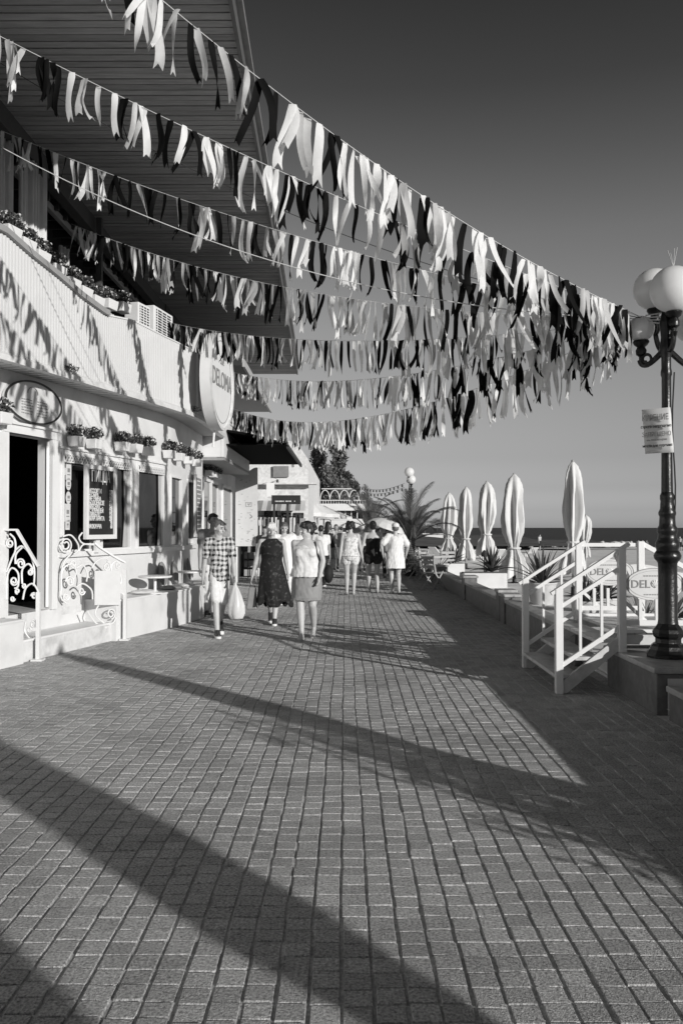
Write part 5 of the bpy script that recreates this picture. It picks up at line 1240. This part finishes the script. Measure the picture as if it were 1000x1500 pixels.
UMB = [(838, 676, 836, 17.4, 24, 'nearest and tallest folded white parasol, behind the wooden steps'), (752, 695, 841, 21.6, 26, 'second folded white parasol from the steps, beside the potted agave'), (712, 706, 810, 25.4, 20, 'third folded white parasol from the steps, tightly tied'), (682, 714, 816, 28.8, 17, 'fourth folded white parasol from the steps, slim'), (657, 722, 812, 33, 17, 'farthest folded white parasol, beside the palm')]
for i, (px, pt0, pb0, Y, rp, lab) in enumerate(UMB):
    a = P(px, pt0, Y); b = P(px, pb0, Y); parasol(a.x, Y, a.z, b.z, rp/F*Y*.80, lab, i+1, base=.1 if i < 5 else 0)
a = P(857, 755, 26); b = P(857, 812, 26)
parasol(a.x, 26, a.z, b.z, .20, 'small slim folded parasol on the sand half hidden behind the nearest one', 17, base=-.2, grp=None, skirt=.8)
parasol(4.2, 1.80, 2.95, .75, .20, 'slim folded white parasol behind the viewer, nearest to the lamp', 23, base=0)
# parasols behind the viewer whose shadows lie across the paving
parasol(4.38, -1.90, 3.1, .75, .30, 'folded white parasol standing behind the viewer by the beach', 21, base=0)
parasol(3.97, -3.55, 3.3, .6, .52, 'second folded white parasol standing behind the viewer', 22, base=0)

# ================================================= POTS AND PLANTS ON THE TERRACE
def agave(loc, n, L, lab, pot=None, seed=0, wd=.05, grp=None, m=None):
    rnd = random.Random(seed); t = thing('potted_plant', lab, 'plant', loc, 0, grp)
    z0 = 0
    if pot:
        r_, h_ = pot; MB().lathe([(r_*.72, 0), (r_*.78, .02), (r_, h_-.04), (r_*1.06, h_-.03), (r_*1.06, h_), (r_*.92, h_), (r_*.9, h_-.05)], seg=24).build('pot', M_concrete, t, smooth=True); z0 = h_-.06
    mb = MB()
    for i in range(n):
        az = 2.4*i+rnd.uniform(-.2, .2); el = R(20+62*(i/n)+rnd.uniform(-6, 6)); l = L*rnd.uniform(.75, 1.1); d = V((math.cos(az), math.sin(az), 0)); side = V((-d.y, d.x, 0)); n0 = len(mb.v); sg = 7
        for k in range(sg+1):
            s = k/sg; droop = .35*s*s*math.cos(el)
            p = d*(l*s*math.cos(el))+V((0, 0, z0+l*s*math.sin(el)-droop*l)); w_ = wd*(math.sin(math.pi*(.12+.88*s))**.6 if s < 1 else 0)*(1-s*.55)
            up = V((0, 0, 1))
            mb.v += [tuple(p-side*w_+up*w_*.5), tuple(p), tuple(p+side*w_+up*w_*.5)]
        for k in range(sg):
            a = n0+3*k; mb.f += [(a, a+1, a+4, a+3), (a+1, a+2, a+5, a+4)]
    mb.build('leaves', m or M_leaf, t, smooth=True); return t
def box_planter(loc, size, lab):
    t = thing('planter_box', lab, 'planter', loc); MB().box((0, 0, size[2]/2), size).build('box', M_wall, t, bevel=.012); MB().box((0, 0, size[2]+.004), (size[0]-.08, size[1]-.08, .02)).build('soil', M_bark, t); return t
box_planter((3.22, 19.95, .0), (1.04, .45, .50), 'long white planter box behind the kerb wall below the agave')
box_planter((3.15, 25.2, .0), (.7, .45, .5), 'shorter white planter box behind the kerb wall near the cafe chairs')
p = P(727, 838, 20.2); agave((p.x-.12, 20.2, .50), 34, .72, 'spiky dark agave rising from the long white planter', None, 1, .05)
p = P(672, 820, 25.2); agave((3.2, 25.2, .5), 22, .6, 'small dark agave in the shorter white planter', None, 2, .06)
p = G(793, 885, .16); agave((p.x, p.y, .16), 40, .85, 'bushy dark yucca between the second parasol and the steps', (.26, .40), 3, .035)
p = P(858, 872, 12.6); agave((p.x, 12.6, .1), 26, .55, 'potted yucca behind the far railing of the steps', (.22, .38), 4, .04)
p = P(885, 870, 14.0); agave((p.x, 14.0, .05), 26, .6, 'leafy potted plant behind the far oval nameplate', (.24, .36), 5, .05)
p = P(940, 890, 10.8); agave((p.x, 10.8, .08), 40, .5, 'feathery potted plant seen under the near oval nameplate', (.24, .26), 6, .025, m=M_leaf2)
p = P(985, 880, 11.5); agave((p.x, 11.5, .08), 30, .5, 'dark potted plant to the right of the lamp shaft', (.22, .28), 7, .04)
p = P(752, 862, 20.5); 
t = thing('floor_lamp_stand', 'dark slim stand beside the second parasol', 'stand', (p.x-.62, 21.0, .1)); MB().tube([(0, 0, 0), (0, 0, .82)], .02, 8).build('pole', M_dark, t); MB().lathe([(.14, 0), (.14, .03), (.03, .05)], seg=16).build('base', M_dark, t); MB().lathe([(.07, .74), (.09, .80), (.02, .9)], seg=12).build('head', M_dark, t)
box_planter((3.32, 6.15, .0), (.4, 1.5, .64), 'unseen white box added beyond the right edge of the view to shade the paving')  # added out of view, sized to throw shade across the gap beside the steps
# beach loungers and sails: pale low shapes in the sand
rnd = random.Random(12)
def lounger(x, y, rz, lab):
    z = beach_h(x, y); t = thing('sun_lounger', lab, 'sun lounger', (x, y, z-.05), rz, 'white sun loungers on the sand')
    MB().box((0, .45, .32), (.62, 1.3, .05)).build('seat', M_white, t); MB().box((0, -.45, .5), (.62, .62, .05), Matrix.Rotation(R(-38), 3, 'X')).build('backrest', M_white, t)
    for sx in (-.27, .27):
        for sy in (-.1, 1.0): MB().box((sx, sy, .16), (.05, .05, .32)).build('leg', M_white, t)
for i, (px, Y, lb) in enumerate(((700, 48, 'white sun lounger on the sand far behind the third parasol'), (725, 52, 'white sun lounger on the sand near a dark hollow'), (775, 60, 'white sun lounger alone in the middle of the beach'), (640, 60, 'white sun lounger near the breakwater end'), (655, 66, 'farthest white sun lounger on the sand'), (905, 40, 'white sun lounger on the sand above the steps'))):
    q = P(px, 773, Y); lounger(q.x, Y, rnd.uniform(-1, 1), lb)
q = P(930, 830, 22)
t = thing('beach_canopy', 'low pale canvas windbreak stretched on the sand behind the nameplates', 'windbreak', (q.x, 22, beach_h(q.x, 22)))
mb = MB()
for i in range(13):
    x = -1.3+2.6*i/12
    for j, (yy, zz) in enumerate(((-.4, .3), (0, .75-.12*math.cos(i*.5)), (.5, .62))): mb.v.append((x, yy, zz-.2))
for i in range(12):
    for j in (0, 1): a = i*3+j; mb.f.append((a, a+3, a+4, a+1))
o = mb.build('sheet', M_canvas, t, smooth=True); o.modifiers.new('s', 'SOLIDIFY').thickness = .01
for x in (-1.3, 1.3): MB().tube([(x, 0, -.2), (x, 0, .62)], .02, 6).build('pole', M_wood, t)

# ================================================= CAFE CHAIRS AND TABLES BY THE WALL
def folding_chair(loc, rz, lab):
    t = thing('folding_chair', lab, 'chair', loc, rz, 'folding cafe chairs by the wall')
    for s_ in (-.2, .2):
        MB().bar((s_, -.22, 0), (s_, .16, .46), .022, .035).build('leg', M_wood, t); MB().bar((s_*.9, .26, 0), (s_*.9, -.12, .50), .022, .035).build('leg', M_wood, t)
        MB().bar((s_*1.04, .14, .42), (s_*1.04, .24, .88), .022, .035).build('backrest_post', M_wood, t)
    mb = MB()
    for k in range(6): mb.box((0, -.20+k*.075, .455), (.42, .06, .018))
    mb.build('seat', M_wood, t)
    mb = MB()
    for k in range(3): mb.box((0, .185+.025*k, .60+.11*k), (.40, .018, .07))
    mb.build('backrest', M_wood, t)
    return t
def small_table(loc, lab):
    t = thing('garden_table', lab, 'table', loc, 0, 'garden tables by the wall')
    MB().box((0, 0, .72), (.7, .7, .03)).build('tabletop', M_white, t, bevel=.005); MB().bar((-.28, -.28, 0), (.28, .28, .70), .03).build('leg', M_wood, t); MB().bar((.28, -.28, 0), (-.28, .28, .70), .03).build('leg', M_wood, t); MB().bar((-.28, .28, 0), (.28, -.28, .70), .03).build('leg', M_wood, t)
cps = [(636, 866, 2.2, 'nearest folding wooden chair by the kerb wall'), (628, 852, .9, 'second folding wooden chair, turned towards the table'), (612, 848, -1.2, 'folding wooden chair on the promenade side of the tables'), (652, 850, 3.4, 'folding wooden chair against the kerb wall pier'), (620, 838, 1.8, 'farthest folding wooden chair near the palm')]
for px, py, rz, lab in cps: folding_chair(G(px, py), rz, lab)
small_table(G(641, 852), 'pale garden table among the folding chairs'); small_table(G(611, 838), 'farther garden table in front of the palm bushes')

# ================================================= PALMS
def palm(loc, th, n, L, lab, seed, dark=False):
    rnd = random.Random(seed); t = thing('palm_tree', lab, 'palm', loc, 0, 'palms on the promenade')
    mb = MB(); pr = []
    for k in range(int(th/.07)+2): z = k*.07; pr += [(.20-.04*z/th+.02, z), (.15, z+.035)]
    mb.lathe(pr, seg=14).build('trunk', M_palmtrunk, t)
    for i in range(n):
        f_ = MB(); az = 2.39996*i+rnd.uniform(-.15, .15); el = R(26+62*(i/n)**.8+rnd.uniform(-6, 6)); l = L*rnd.uniform(.85, 1.1)
        d = V((math.cos(az), math.sin(az), 0)); side = V((-d.y, d.x, 0)); sp_ = []; sg = 26
        p = V((0, 0, th-.02))+d*.1; e = el
        for k in range(sg+1):
            sp_.append(p.copy()); p = p+(d*math.cos(e)+V((0, 0, math.sin(e))))*(l/sg); e -= R(100)/sg*(.25+1.35*k/sg)*(1.15-.45*i/n)
        f_.tube(sp_, [.022*(1-k/sg*.85) for k in range(sg+1)], 4)
        for k in range(2, sg+1):
            tgt = (sp_[min(k+1, sg)]-sp_[k-1]).normalized(); s = k/sg; ll = .36*L/1.7*math.sin(math.pi*(.10+.86*s))**.7
            for q_ in range(2):
                pk = sp_[k-1].lerp(sp_[k], q_*.5)
                for sg_ in (-1, 1):
                    dirn = (side*sg_*.50+tgt*.85+V((0, 0, .35-.5*s+rnd.uniform(-.1, .1)))).normalized(); tip = pk+dirn*ll*rnd.uniform(.85, 1.1)+V((0, 0, -.10*ll)); wv_ = tgt*.020
                    f_.quad(pk-wv_, pk+wv_, tip+wv_*.2, tip-wv_*.2)
        f_.build('frond', M_palmleaf, t)
    return t
p = P(600, 773, 27.5); palm((p.x+.0, 27.5, 0), 1.15, 20, 2.05, 'large date palm with arching fronds between the walkers and the parasols', 3)
p = P(541, 773, 40); palm((p.x, 40, 0), 1.5, 16, 2.3, 'second palm farther off behind the walking women', 4)
def bush(name, loc, r, n, sz, lab, m=M_leaf, seed=0, grp=None):
    t = thing(name, lab, 'bush', loc, 0, grp); rnd = random.Random(seed)
    st_ = MB()
    for k in range(5): a = k*1.3; st_.tube([(0, 0, 0), (r[0]*.4*math.cos(a), r[1]*.4*math.sin(a), r[2]*1.1)], .02, 5)
    st_.build('stem', M_bark, t); mb = MB()
    for k in range(9):
        c = V((rnd.uniform(-.6, .6)*r[0], rnd.uniform(-.6, .6)*r[1], r[2]*(1+rnd.uniform(-.5, .5)))); leaves(mb, c, (r[0]*.55, r[1]*.55, r[2]*.55), n//9, sz, rnd)
    mb.build('foliage', m, t); return t
bush('bush', (3.62, 1.9, .3), (.5, .55, .7), 1500, .05, 'rounded bush behind the viewer beyond the wall', seed=9)
bush('bush', (2.0, 27.3, 0), (.55, .6, .42), 1500, .05, 'dark leafy bush round the foot of the large palm', seed=1)
bush('bush', (1.85, 29.5, 0), (.5, .9, .40), 1200, .05, 'dark bush row behind the foot of the large palm', seed=2)

# ================================================= FAR BUILDINGS, TREES, HILL
def trees(name, px, pyb, pyt, Y, wpx, lab, seed, m=M_leaf, grp='trees on the hillside', cat='tree', n=2600):
    rnd = random.Random(seed); b = P(px, pyb, Y); tp = P(px, pyt, Y); H_ = tp.z-b.z; rw = wpx/F*Y*.92; H_ *= 1.08
    t = thing(name, lab, cat, b, 0, grp)
    tr_ = MB(); tr_.tube([(0, 0, -.5), (.05*H_*.2, 0, H_*.4), (0, 0, H_*.85)], [.03*H_, .022*H_, .008*H_], 7)
    for k in range(7): a = k*2.1; z = H_*(.3+.07*k); tr_.tube([(0, 0, z), (rw*.6*math.cos(a), rw*.6*math.sin(a), z+H_*.16)], [.012*H_, .004*H_], 5)
    tr_.build('trunk', M_bark, t); mb = MB()
    for k in range(26):
        zf = rnd.random(); z = H_*(.22+.74*zf); rr_ = rw*(1.05-.95*abs(zf-.35)**1.3)*rnd.uniform(.2, .95); a = rnd.uniform(0, 6.28)
        leaves(mb, (rr_*math.cos(a), rr_*math.sin(a), z), (rw*.34, rw*.34, H_*.10), n//26, .028*H_*rnd.uniform(.7, 1.2), rnd, .7)
    mb.build('crown', m, t); return t
M_hill = mat('hill_scrub', .09, .9, .6, .3, .9, .5)
mb = MB(); nx = 40
for j in range(14):
    for i in range(nx+1):
        x = -120+150*i/nx; y = 95+j*12; u = max(0, min(1, (2-x)/50)); z = -.2+17*u*u*(3-2*u)*min(1, j/4)+1.5*mnoise.noise((x*.06, y*.05, 0)) if j else -.5
        mb.v.append((x, y, z))
for j in range(13):
    for i in range(nx): a = j*(nx+1)+i; mb.f.append((a, a+1, a+nx+2, a+nx+1))
o = mb.build('hill', M_hill, smooth=True); o['kind'] = 'structure'
trees('tree', 492, 760, 655, 85, 19, 'tallest pale green tree on the hillside', 1, M_leaf2)
trees('tree', 462, 760, 660, 88, 21, 'tree close behind the white shop building gable', 2, M_leaf2)
trees('tree', 472, 765, 700, 76, 26, 'dark tree below the tallest one', 3); trees('tree', 512, 770, 698, 78, 17, 'dark rounded tree right of the tallest one', 4)
trees('tree', 530, 775, 726, 82, 16, 'lower tree behind the pavilion roof end', 5, M_leaf2); trees('tree', 556, 776, 742, 90, 22, 'small far tree left of the large palm crown', 6, M_leaf2); trees('tree', 450, 772, 690, 95, 24, 'tree partly hidden by the shop building', 7)
trees('tree', 478, 772, 690, 74, 26, 'broad pale tree filling the slope under the tallest tree', 21, M_leaf2); trees('tree', 500, 772, 708, 72, 24, 'broad pale tree above the pavilion arches', 22, M_leaf2, n=3400); trees('tree', 545, 776, 735, 84, 22, 'rounded pale tree between the pavilion and the second palm', 23, M_leaf2)
trees('tree', 582, 777, 750, 100, 24, 'far low tree directly behind the large palm', 8); trees('tree', 622, 776, 757, 120, 20, 'far low tree right of the large palm trunk', 9); trees('tree', 640, 776, 760, 125, 16, 'last far low tree before the parasols', 10)
# white shop building beyond the awning
sh = thing('shop_building', 'white two-storey shop building with slanted gable beyond the awning', 'building', (-3, 27, 0))
M_shop = mat('rough_white_render', .66, .8, .16, 14, .3, 30, dark=(.25, 5))
def lc(x, y, z): return (x+3, y-27, z)
mb = MB(); prof = [(-6, 0), (-1.18, 0), (-1.18, 3.75), (-1.55, 4.3), (-2.4, 4.45), (-3.2, 5.1), (-6, 5.1)]
k = len(prof); mb.v = [lc(x, 27.4, z) for x, z in prof]+[lc(x, 40, z) for x, z in prof]; mb.f = [tuple(range(k)), tuple(reversed(range(k, 2*k)))]+[(i, k+i, k+(i+1) % k, (i+1) % k) for i in range(k)]
mb.build('wall', M_shop, sh)
for x0, x1, z0, z1 in ((-3.3, -2.9, 0, 2.1), (-2.55, -2.2, .1, 2.1), (-2.0, -1.75, .1, 2.0), (-1.6, -1.35, .1, 2.0)):
    f_ = MB(); e = .05
    for x in (x0, x1): f_.box(lc(x, 27.37, (z0+z1)/2), (.06, .06, z1-z0))
    f_.box(lc((x0+x1)/2, 27.37, z1), (x1-x0+.06, .06, .06)); o = f_.build('window', M_dark, sh); MB().box(lc((x0+x1)/2, 27.385, (z0+z1)/2), (x1-x0, .03, z1-z0)).build('pane', M_glass, o)
MB().box(lc(-2.2, 27.2, 2.95), (2.6, .5, .05)).build('canopy', M_shop, sh)
for x, z in ((-1.5, 3.3), (-1.5, 3.55)): MB().box(lc(x-.15, 27.38, z+.3), (.05, .03, .2)).build('vent', M_greypaint, sh)
# black fascia sign with white lettering
sg_ = thing('fascia_sign', 'black rectangular shop sign with a line of small white print', 'sign', P(419, 732, 24.6)); a = P(398, 726, 24.6); b = P(440, 739, 24.6); w_ = b.x-a.x; h_ = a.z-b.z
MB().box((0, 0, 0), (w_, .12, h_)).build('panel', M_board, sg_); tb = MB(); rnd = random.Random(3); x = -w_*.36
while x < w_*.36:
    l = rnd.uniform(.012, .03); 
    if rnd.random() < .85: tb.box((x, -.063, -h_*.18), (l, .006, .035))
    x += l+.012
tb.build('small_print', M_white, sg_)
MB().bar((-w_*.42, .05, -h_/2), (-w_*.42, .05, -2.2), .06).build('post', M_dark, sg_); MB().bar((w_*.05, .05, -h_/2), (w_*.05, .05, -2.2), .06).build('post', M_dark, sg_)
# poster board with wavy top
pb = P(361, 745, 23.6); a = P(345, 690, 23.6); b = P(377, 800, 23.6); w_ = b.x-a.x; h_ = a.z-b.z
t = thing('poster_board', 'tall pale poster board with wavy top at the far corner of the cafe', 'poster', pb)
mb = MB(); n = 16; 
for i in range(n+1): x = -w_/2+w_*i/n; mb.v += [(x, 0, -h_/2), (x, 0, h_/2+.07*math.sin(i/n*6.0+2.2)+.03), (x, .06, -h_/2), (x, .06, h_/2+.07*math.sin(i/n*6.0+2.2)+.03)]
for i in range(n): a = 4*i; mb.f += [(a, a+4, a+5, a+1), (a+2, a+3, a+7, a+6), (a+1, a+5, a+7, a+3), (a, a+2, a+6, a+4)]
mb.f += [(0, 1, 3, 2), (4*n, 4*n+2, 4*n+3, 4*n+1)]; mb.build('panel', M_print, t)
tb = MB(); rnd = random.Random(9)
for k in range(46): tb.box((rnd.uniform(-.4, .4)*w_, -.004, rnd.uniform(-.45, .42)*h_), (rnd.uniform(.02, .07), .004, .014))
tb.build('small_print', M_greypaint, t)
tb = MB(); tb.box((.06, -.004, .06), (.16, .004, .012)); tb.box((.06, -.004, .17), (.16, .004, .012)); tb.box((-.02, -.004, .115), (.012, .004, .12)); tb.box((.14, -.004, .115), (.012, .004, .12)); tb.tube([(.03, -.006, .14), (.07, -.006, .09), (.10, -.006, .14)], .008, 4)
tb.tube([(.10, -.006, -.16), (.16, -.006, -.22), (.10, -.006, -.27)], .010, 4); tb.build('drawing', M_lettergrey, t)
MB().bar((-w_*.45, .08, h_/2), (-w_*.45, .08, -h_/2-1.0), .05).build('post', M_white, t); MB().bar((w_*.45, .08, h_/2), (w_*.45, .08, -h_/2-1.0), .05).build('post', M_white, t)
g_ = G(352, 841); t = box_planter((g_.x, g_.y-.6, 0), (.55, .4, .55), 'white planter box under the poster board'); leaves(MB(), (0, 0, .68), (.34, .25, .18), 600, .04, random.Random(2), .8).build('foliage', M_leaf, t)
g_ = G(368, 845); t = thing('crate_stack', 'stack of dark slatted crates right of the white planter under the poster', 'crates', (g_.x, g_.y, 0))
for k in range(3): MB().box((0, 0, .14+.27*k), (.4, .4, .20)).build('crate', M_wood, t)
# leaflets hanging by the entrance
for px, py, lab in ((396, 718, 'white sheet pinned beside the black fascia sign'),):
    q = P(px, py, 24.8); t = thing('hanging_sheet', lab, 'sheet', q, .3); MB().box((0, 0, 0), (.24, .02, .42)).build('panel', M_print, t)
# shop goods under the awning: racks with hanging clothes
def rack(px, Y, n, lab, seed):
    rnd = random.Random(seed); q = P(px, 773, Y); t = thing('clothes_rack', lab, 'clothes rack', (q.x, Y, 0)); MB().tube([(-.5, 0, 1.9), (.5, 0, 1.9)], .015, 6).build('rail', M_iron, t)
    for x in (-.5, .5): MB().tube([(x, 0, 0), (x, 0, 1.9)], .015, 6).build('post', M_iron, t)
    for k in range(n):
        x = -.45+.9*k/(n-1); m = rnd.choice((M_cloth_w, M_cloth_g, M_cloth_k, M_cloth_l)); l = rnd.uniform(.7, 1.3); o = MB().hexa([(x-.035, -.2, 1.86-l), (x+.035, -.2, 1.86-l), (x+.035, .2, 1.86-l), (x-.035, .2, 1.86-l)], [(x-.02, -.14, 1.86), (x+.02, -.14, 1.86), (x+.02, .14, 1.86), (x-.02, .14, 1.86)]).build('garment', m, t)
rack(388, 25.5, 9, 'clothes rack under the awning left of the black sign posts', 1); rack(410, 26.5, 9, 'clothes rack in front of the white shop building', 2); rack(432, 29, 8, 'clothes rack at the far corner of the shop building', 3)
# pavilion
pv_ = thing('pavilion', 'white two-storey beach pavilion with arched roof railing and pennants', 'building', P(487, 773, 62)); pv_.location.z = 0
def pb_(x0, x1, z0, z1, y0=0, y1=4, name='wall', m=M_white): return MB().box(((x0+x1)/2, (y0+y1)/2, (z0+z1)/2), (x1-x0, y1-y0, z1-z0)).build(name, m, pv_)
k62 = 62/F
def zz(py): return CAMZ+(773-py)*k62
pb_(-1.3, 2.4, zz(748), zz(738), -.3, 4, 'balcony'); pb_(-1.3, 2.4, zz(773), zz(760), 0, 4, 'lower_wall', M_wall); pb_(-1.2, 2.3, zz(760), zz(748), .6, .7, 'glazing', M_glass)
for i in range(9): pb_(-1.25+i*.43, -1.19+i*.43, zz(760), zz(748), .2, .3, 'column')
f_ = MB()
for i in range(20): f_.box((-1.25+i*.19, -.25, (zz(738)+zz(733))/2), (.04, .04, zz(733)-zz(738)))
f_.box((.55, -.25, zz(733)), (3.7, .05, .05)); f_.build('railing', M_white, pv_)
f_ = MB(); 
for x0 in (-.9, -.2, .5, 1.2): f_.tube([(x0+.35-.35*math.cos(a), 0, zz(733)+.75*math.sin(a)) for a in [math.pi*k/10 for k in range(11)]], .035, 5)
f_.box((.3, 0, zz(716)), (2.2, .05, .06)); f_.build('roof_arches', M_white, pv_)
pb_(-2.2, -1.3, zz(773), zz(738), 1, 4, 'side_wall', M_shop)
# beach hut far left of the parasols
q = P(634, 773, 120); t = thing('beach_kiosk', 'small white beach kiosk far off on the sand left of the parasols', 'kiosk', (q.x, 120, -1.2)); MB().box((0, 0, 1.0), (2.6, 2, 1.6)).build('wall', M_wall, t); MB().box((0, 0, 1.9), (3.2, 2.6, .12)).build('roof', M_white, t); MB().box((-.2, -1.02, 1.0), (1.4, .06, .8)).build('counter_opening', M_dark, t)
# cables with small lamps over the far promenade
def lights(a, b, sag, n, lab):
    A = V(a); B_ = V(b); t = thing('string_lights', lab, 'string lights', A)
    def f(u): q = (B_-A)*u; q.z -= sag*4*u*(1-u); return q
    MB().tube([f(i/24) for i in range(25)], .008, 4).build('cable', M_wire, t); 
    for i in range(n): MB().ell(f((i+.5)/n)-V((0, 0, .07)), (.045, .045, .07), seg=8, rings=5).build('bulb', M_dark, t)
lights(P(525, 712, 50), P(592, 708, 37), .25, 14, 'upper string of small lamps running to the far globe lamp'); lights(P(520, 718, 50), P(592, 714, 37), .25, 14, 'lower string of small lamps running to the far globe lamp')
lights(P(400, 699, 26), P(470, 712, 50), .25, 10, 'string of small lamps along the shop building front')

# open market parasols and clutter along the far shop fronts
def market(px, Y, r, lab):
    q = P(px, 773, Y); t = thing('market_parasol', lab, 'parasol', (q.x, Y, 0), 0, 'open white parasols along the far shop fronts')
    MB().tube([(0, 0, 0), (0, 0, 2.5)], .03, 8).build('pole', M_wood, t)
    mb = MB(); n = 8; mb.v.append((0, 0, 2.62))
    for k in range(n): a = 2*math.pi*k/n; mb.v += [(r*math.cos(a), r*math.sin(a), 2.12), (r*math.cos(a), r*math.sin(a), 1.98)]
    for k in range(n): a = 1+2*k; b = 1+2*((k+1) % n); mb.f += [(0, a, b), (a, a+1, b+1, b)]
    o = mb.build('canopy', M_canvas, t); o.modifiers.new('s', 'SOLIDIFY').thickness = .02
for a in ((463, 36, 1.0, 'open white parasol nearest to the shop building corner'), (474, 41, 1.1, 'second open white parasol along the far shop fronts'), (484, 47, 1.2, 'third open white parasol below the pavilion'), (452, 33, .7, 'small open white parasol against the shop corner')): market(*a)
for i, (x, z, w_, h_, m) in enumerate(((-2.9, 2.5, .5, .3, M_cloth_l), (-1.75, 2.45, .7, .25, M_pot), (-1.35, 1.6, .18, .5, M_greypaint), (-2.05, 3.35, .5, .35, M_cushion))):
    t = tag(MB().box((x, 27.33, z), (w_, .05, h_)).build('wall_poster', m), ('pale poster high on the left of the shop wall', 'white light box over the shop door', 'narrow grey poster at the shop corner', 'grey square board on the upper shop wall')[i], 'poster')
aw2 = thing('shop_awning', 'small pale striped awning over the doors of the white shop', 'awning', (-2.0, 27.3, 2.3))
for k in range(10): MB().hexa([(-.75+.15*k, -.75, -.22), (-.60+.15*k, -.75, -.22), (-.60+.15*k, -.72, -.22), (-.75+.15*k, -.72, -.22)], [(-.75+.15*k, -.02, .12), (-.60+.15*k, -.02, .12), (-.60+.15*k, .0, .12), (-.75+.15*k, .0, .12)]).build('stripe', M_canvas if k % 2 else M_greypaint, aw2)
# receding row of low shops behind the first
r2 = thing('shop_row', 'receding row of low pale shops with dark openings beyond the white shop building', 'building', (-1.9, 41, 0))
MB().box((-2.5, 8, 1.7), (5, 15.6, 3.4)).build('wall', M_shop, r2)
for k in range(5): MB().box((.01, 1.6+3*k, 1.1), (.06, 2.0, 2.1)).build('opening', M_dark, r2); MB().box((.35, 1.6+3*k, 2.45), (.8, 2.4, .08)).build('canopy', M_canvas, r2)
MB().box((-2.3, -.0, 3.9), (.9, .1, .9)).build('roof_board', M_print, r2)
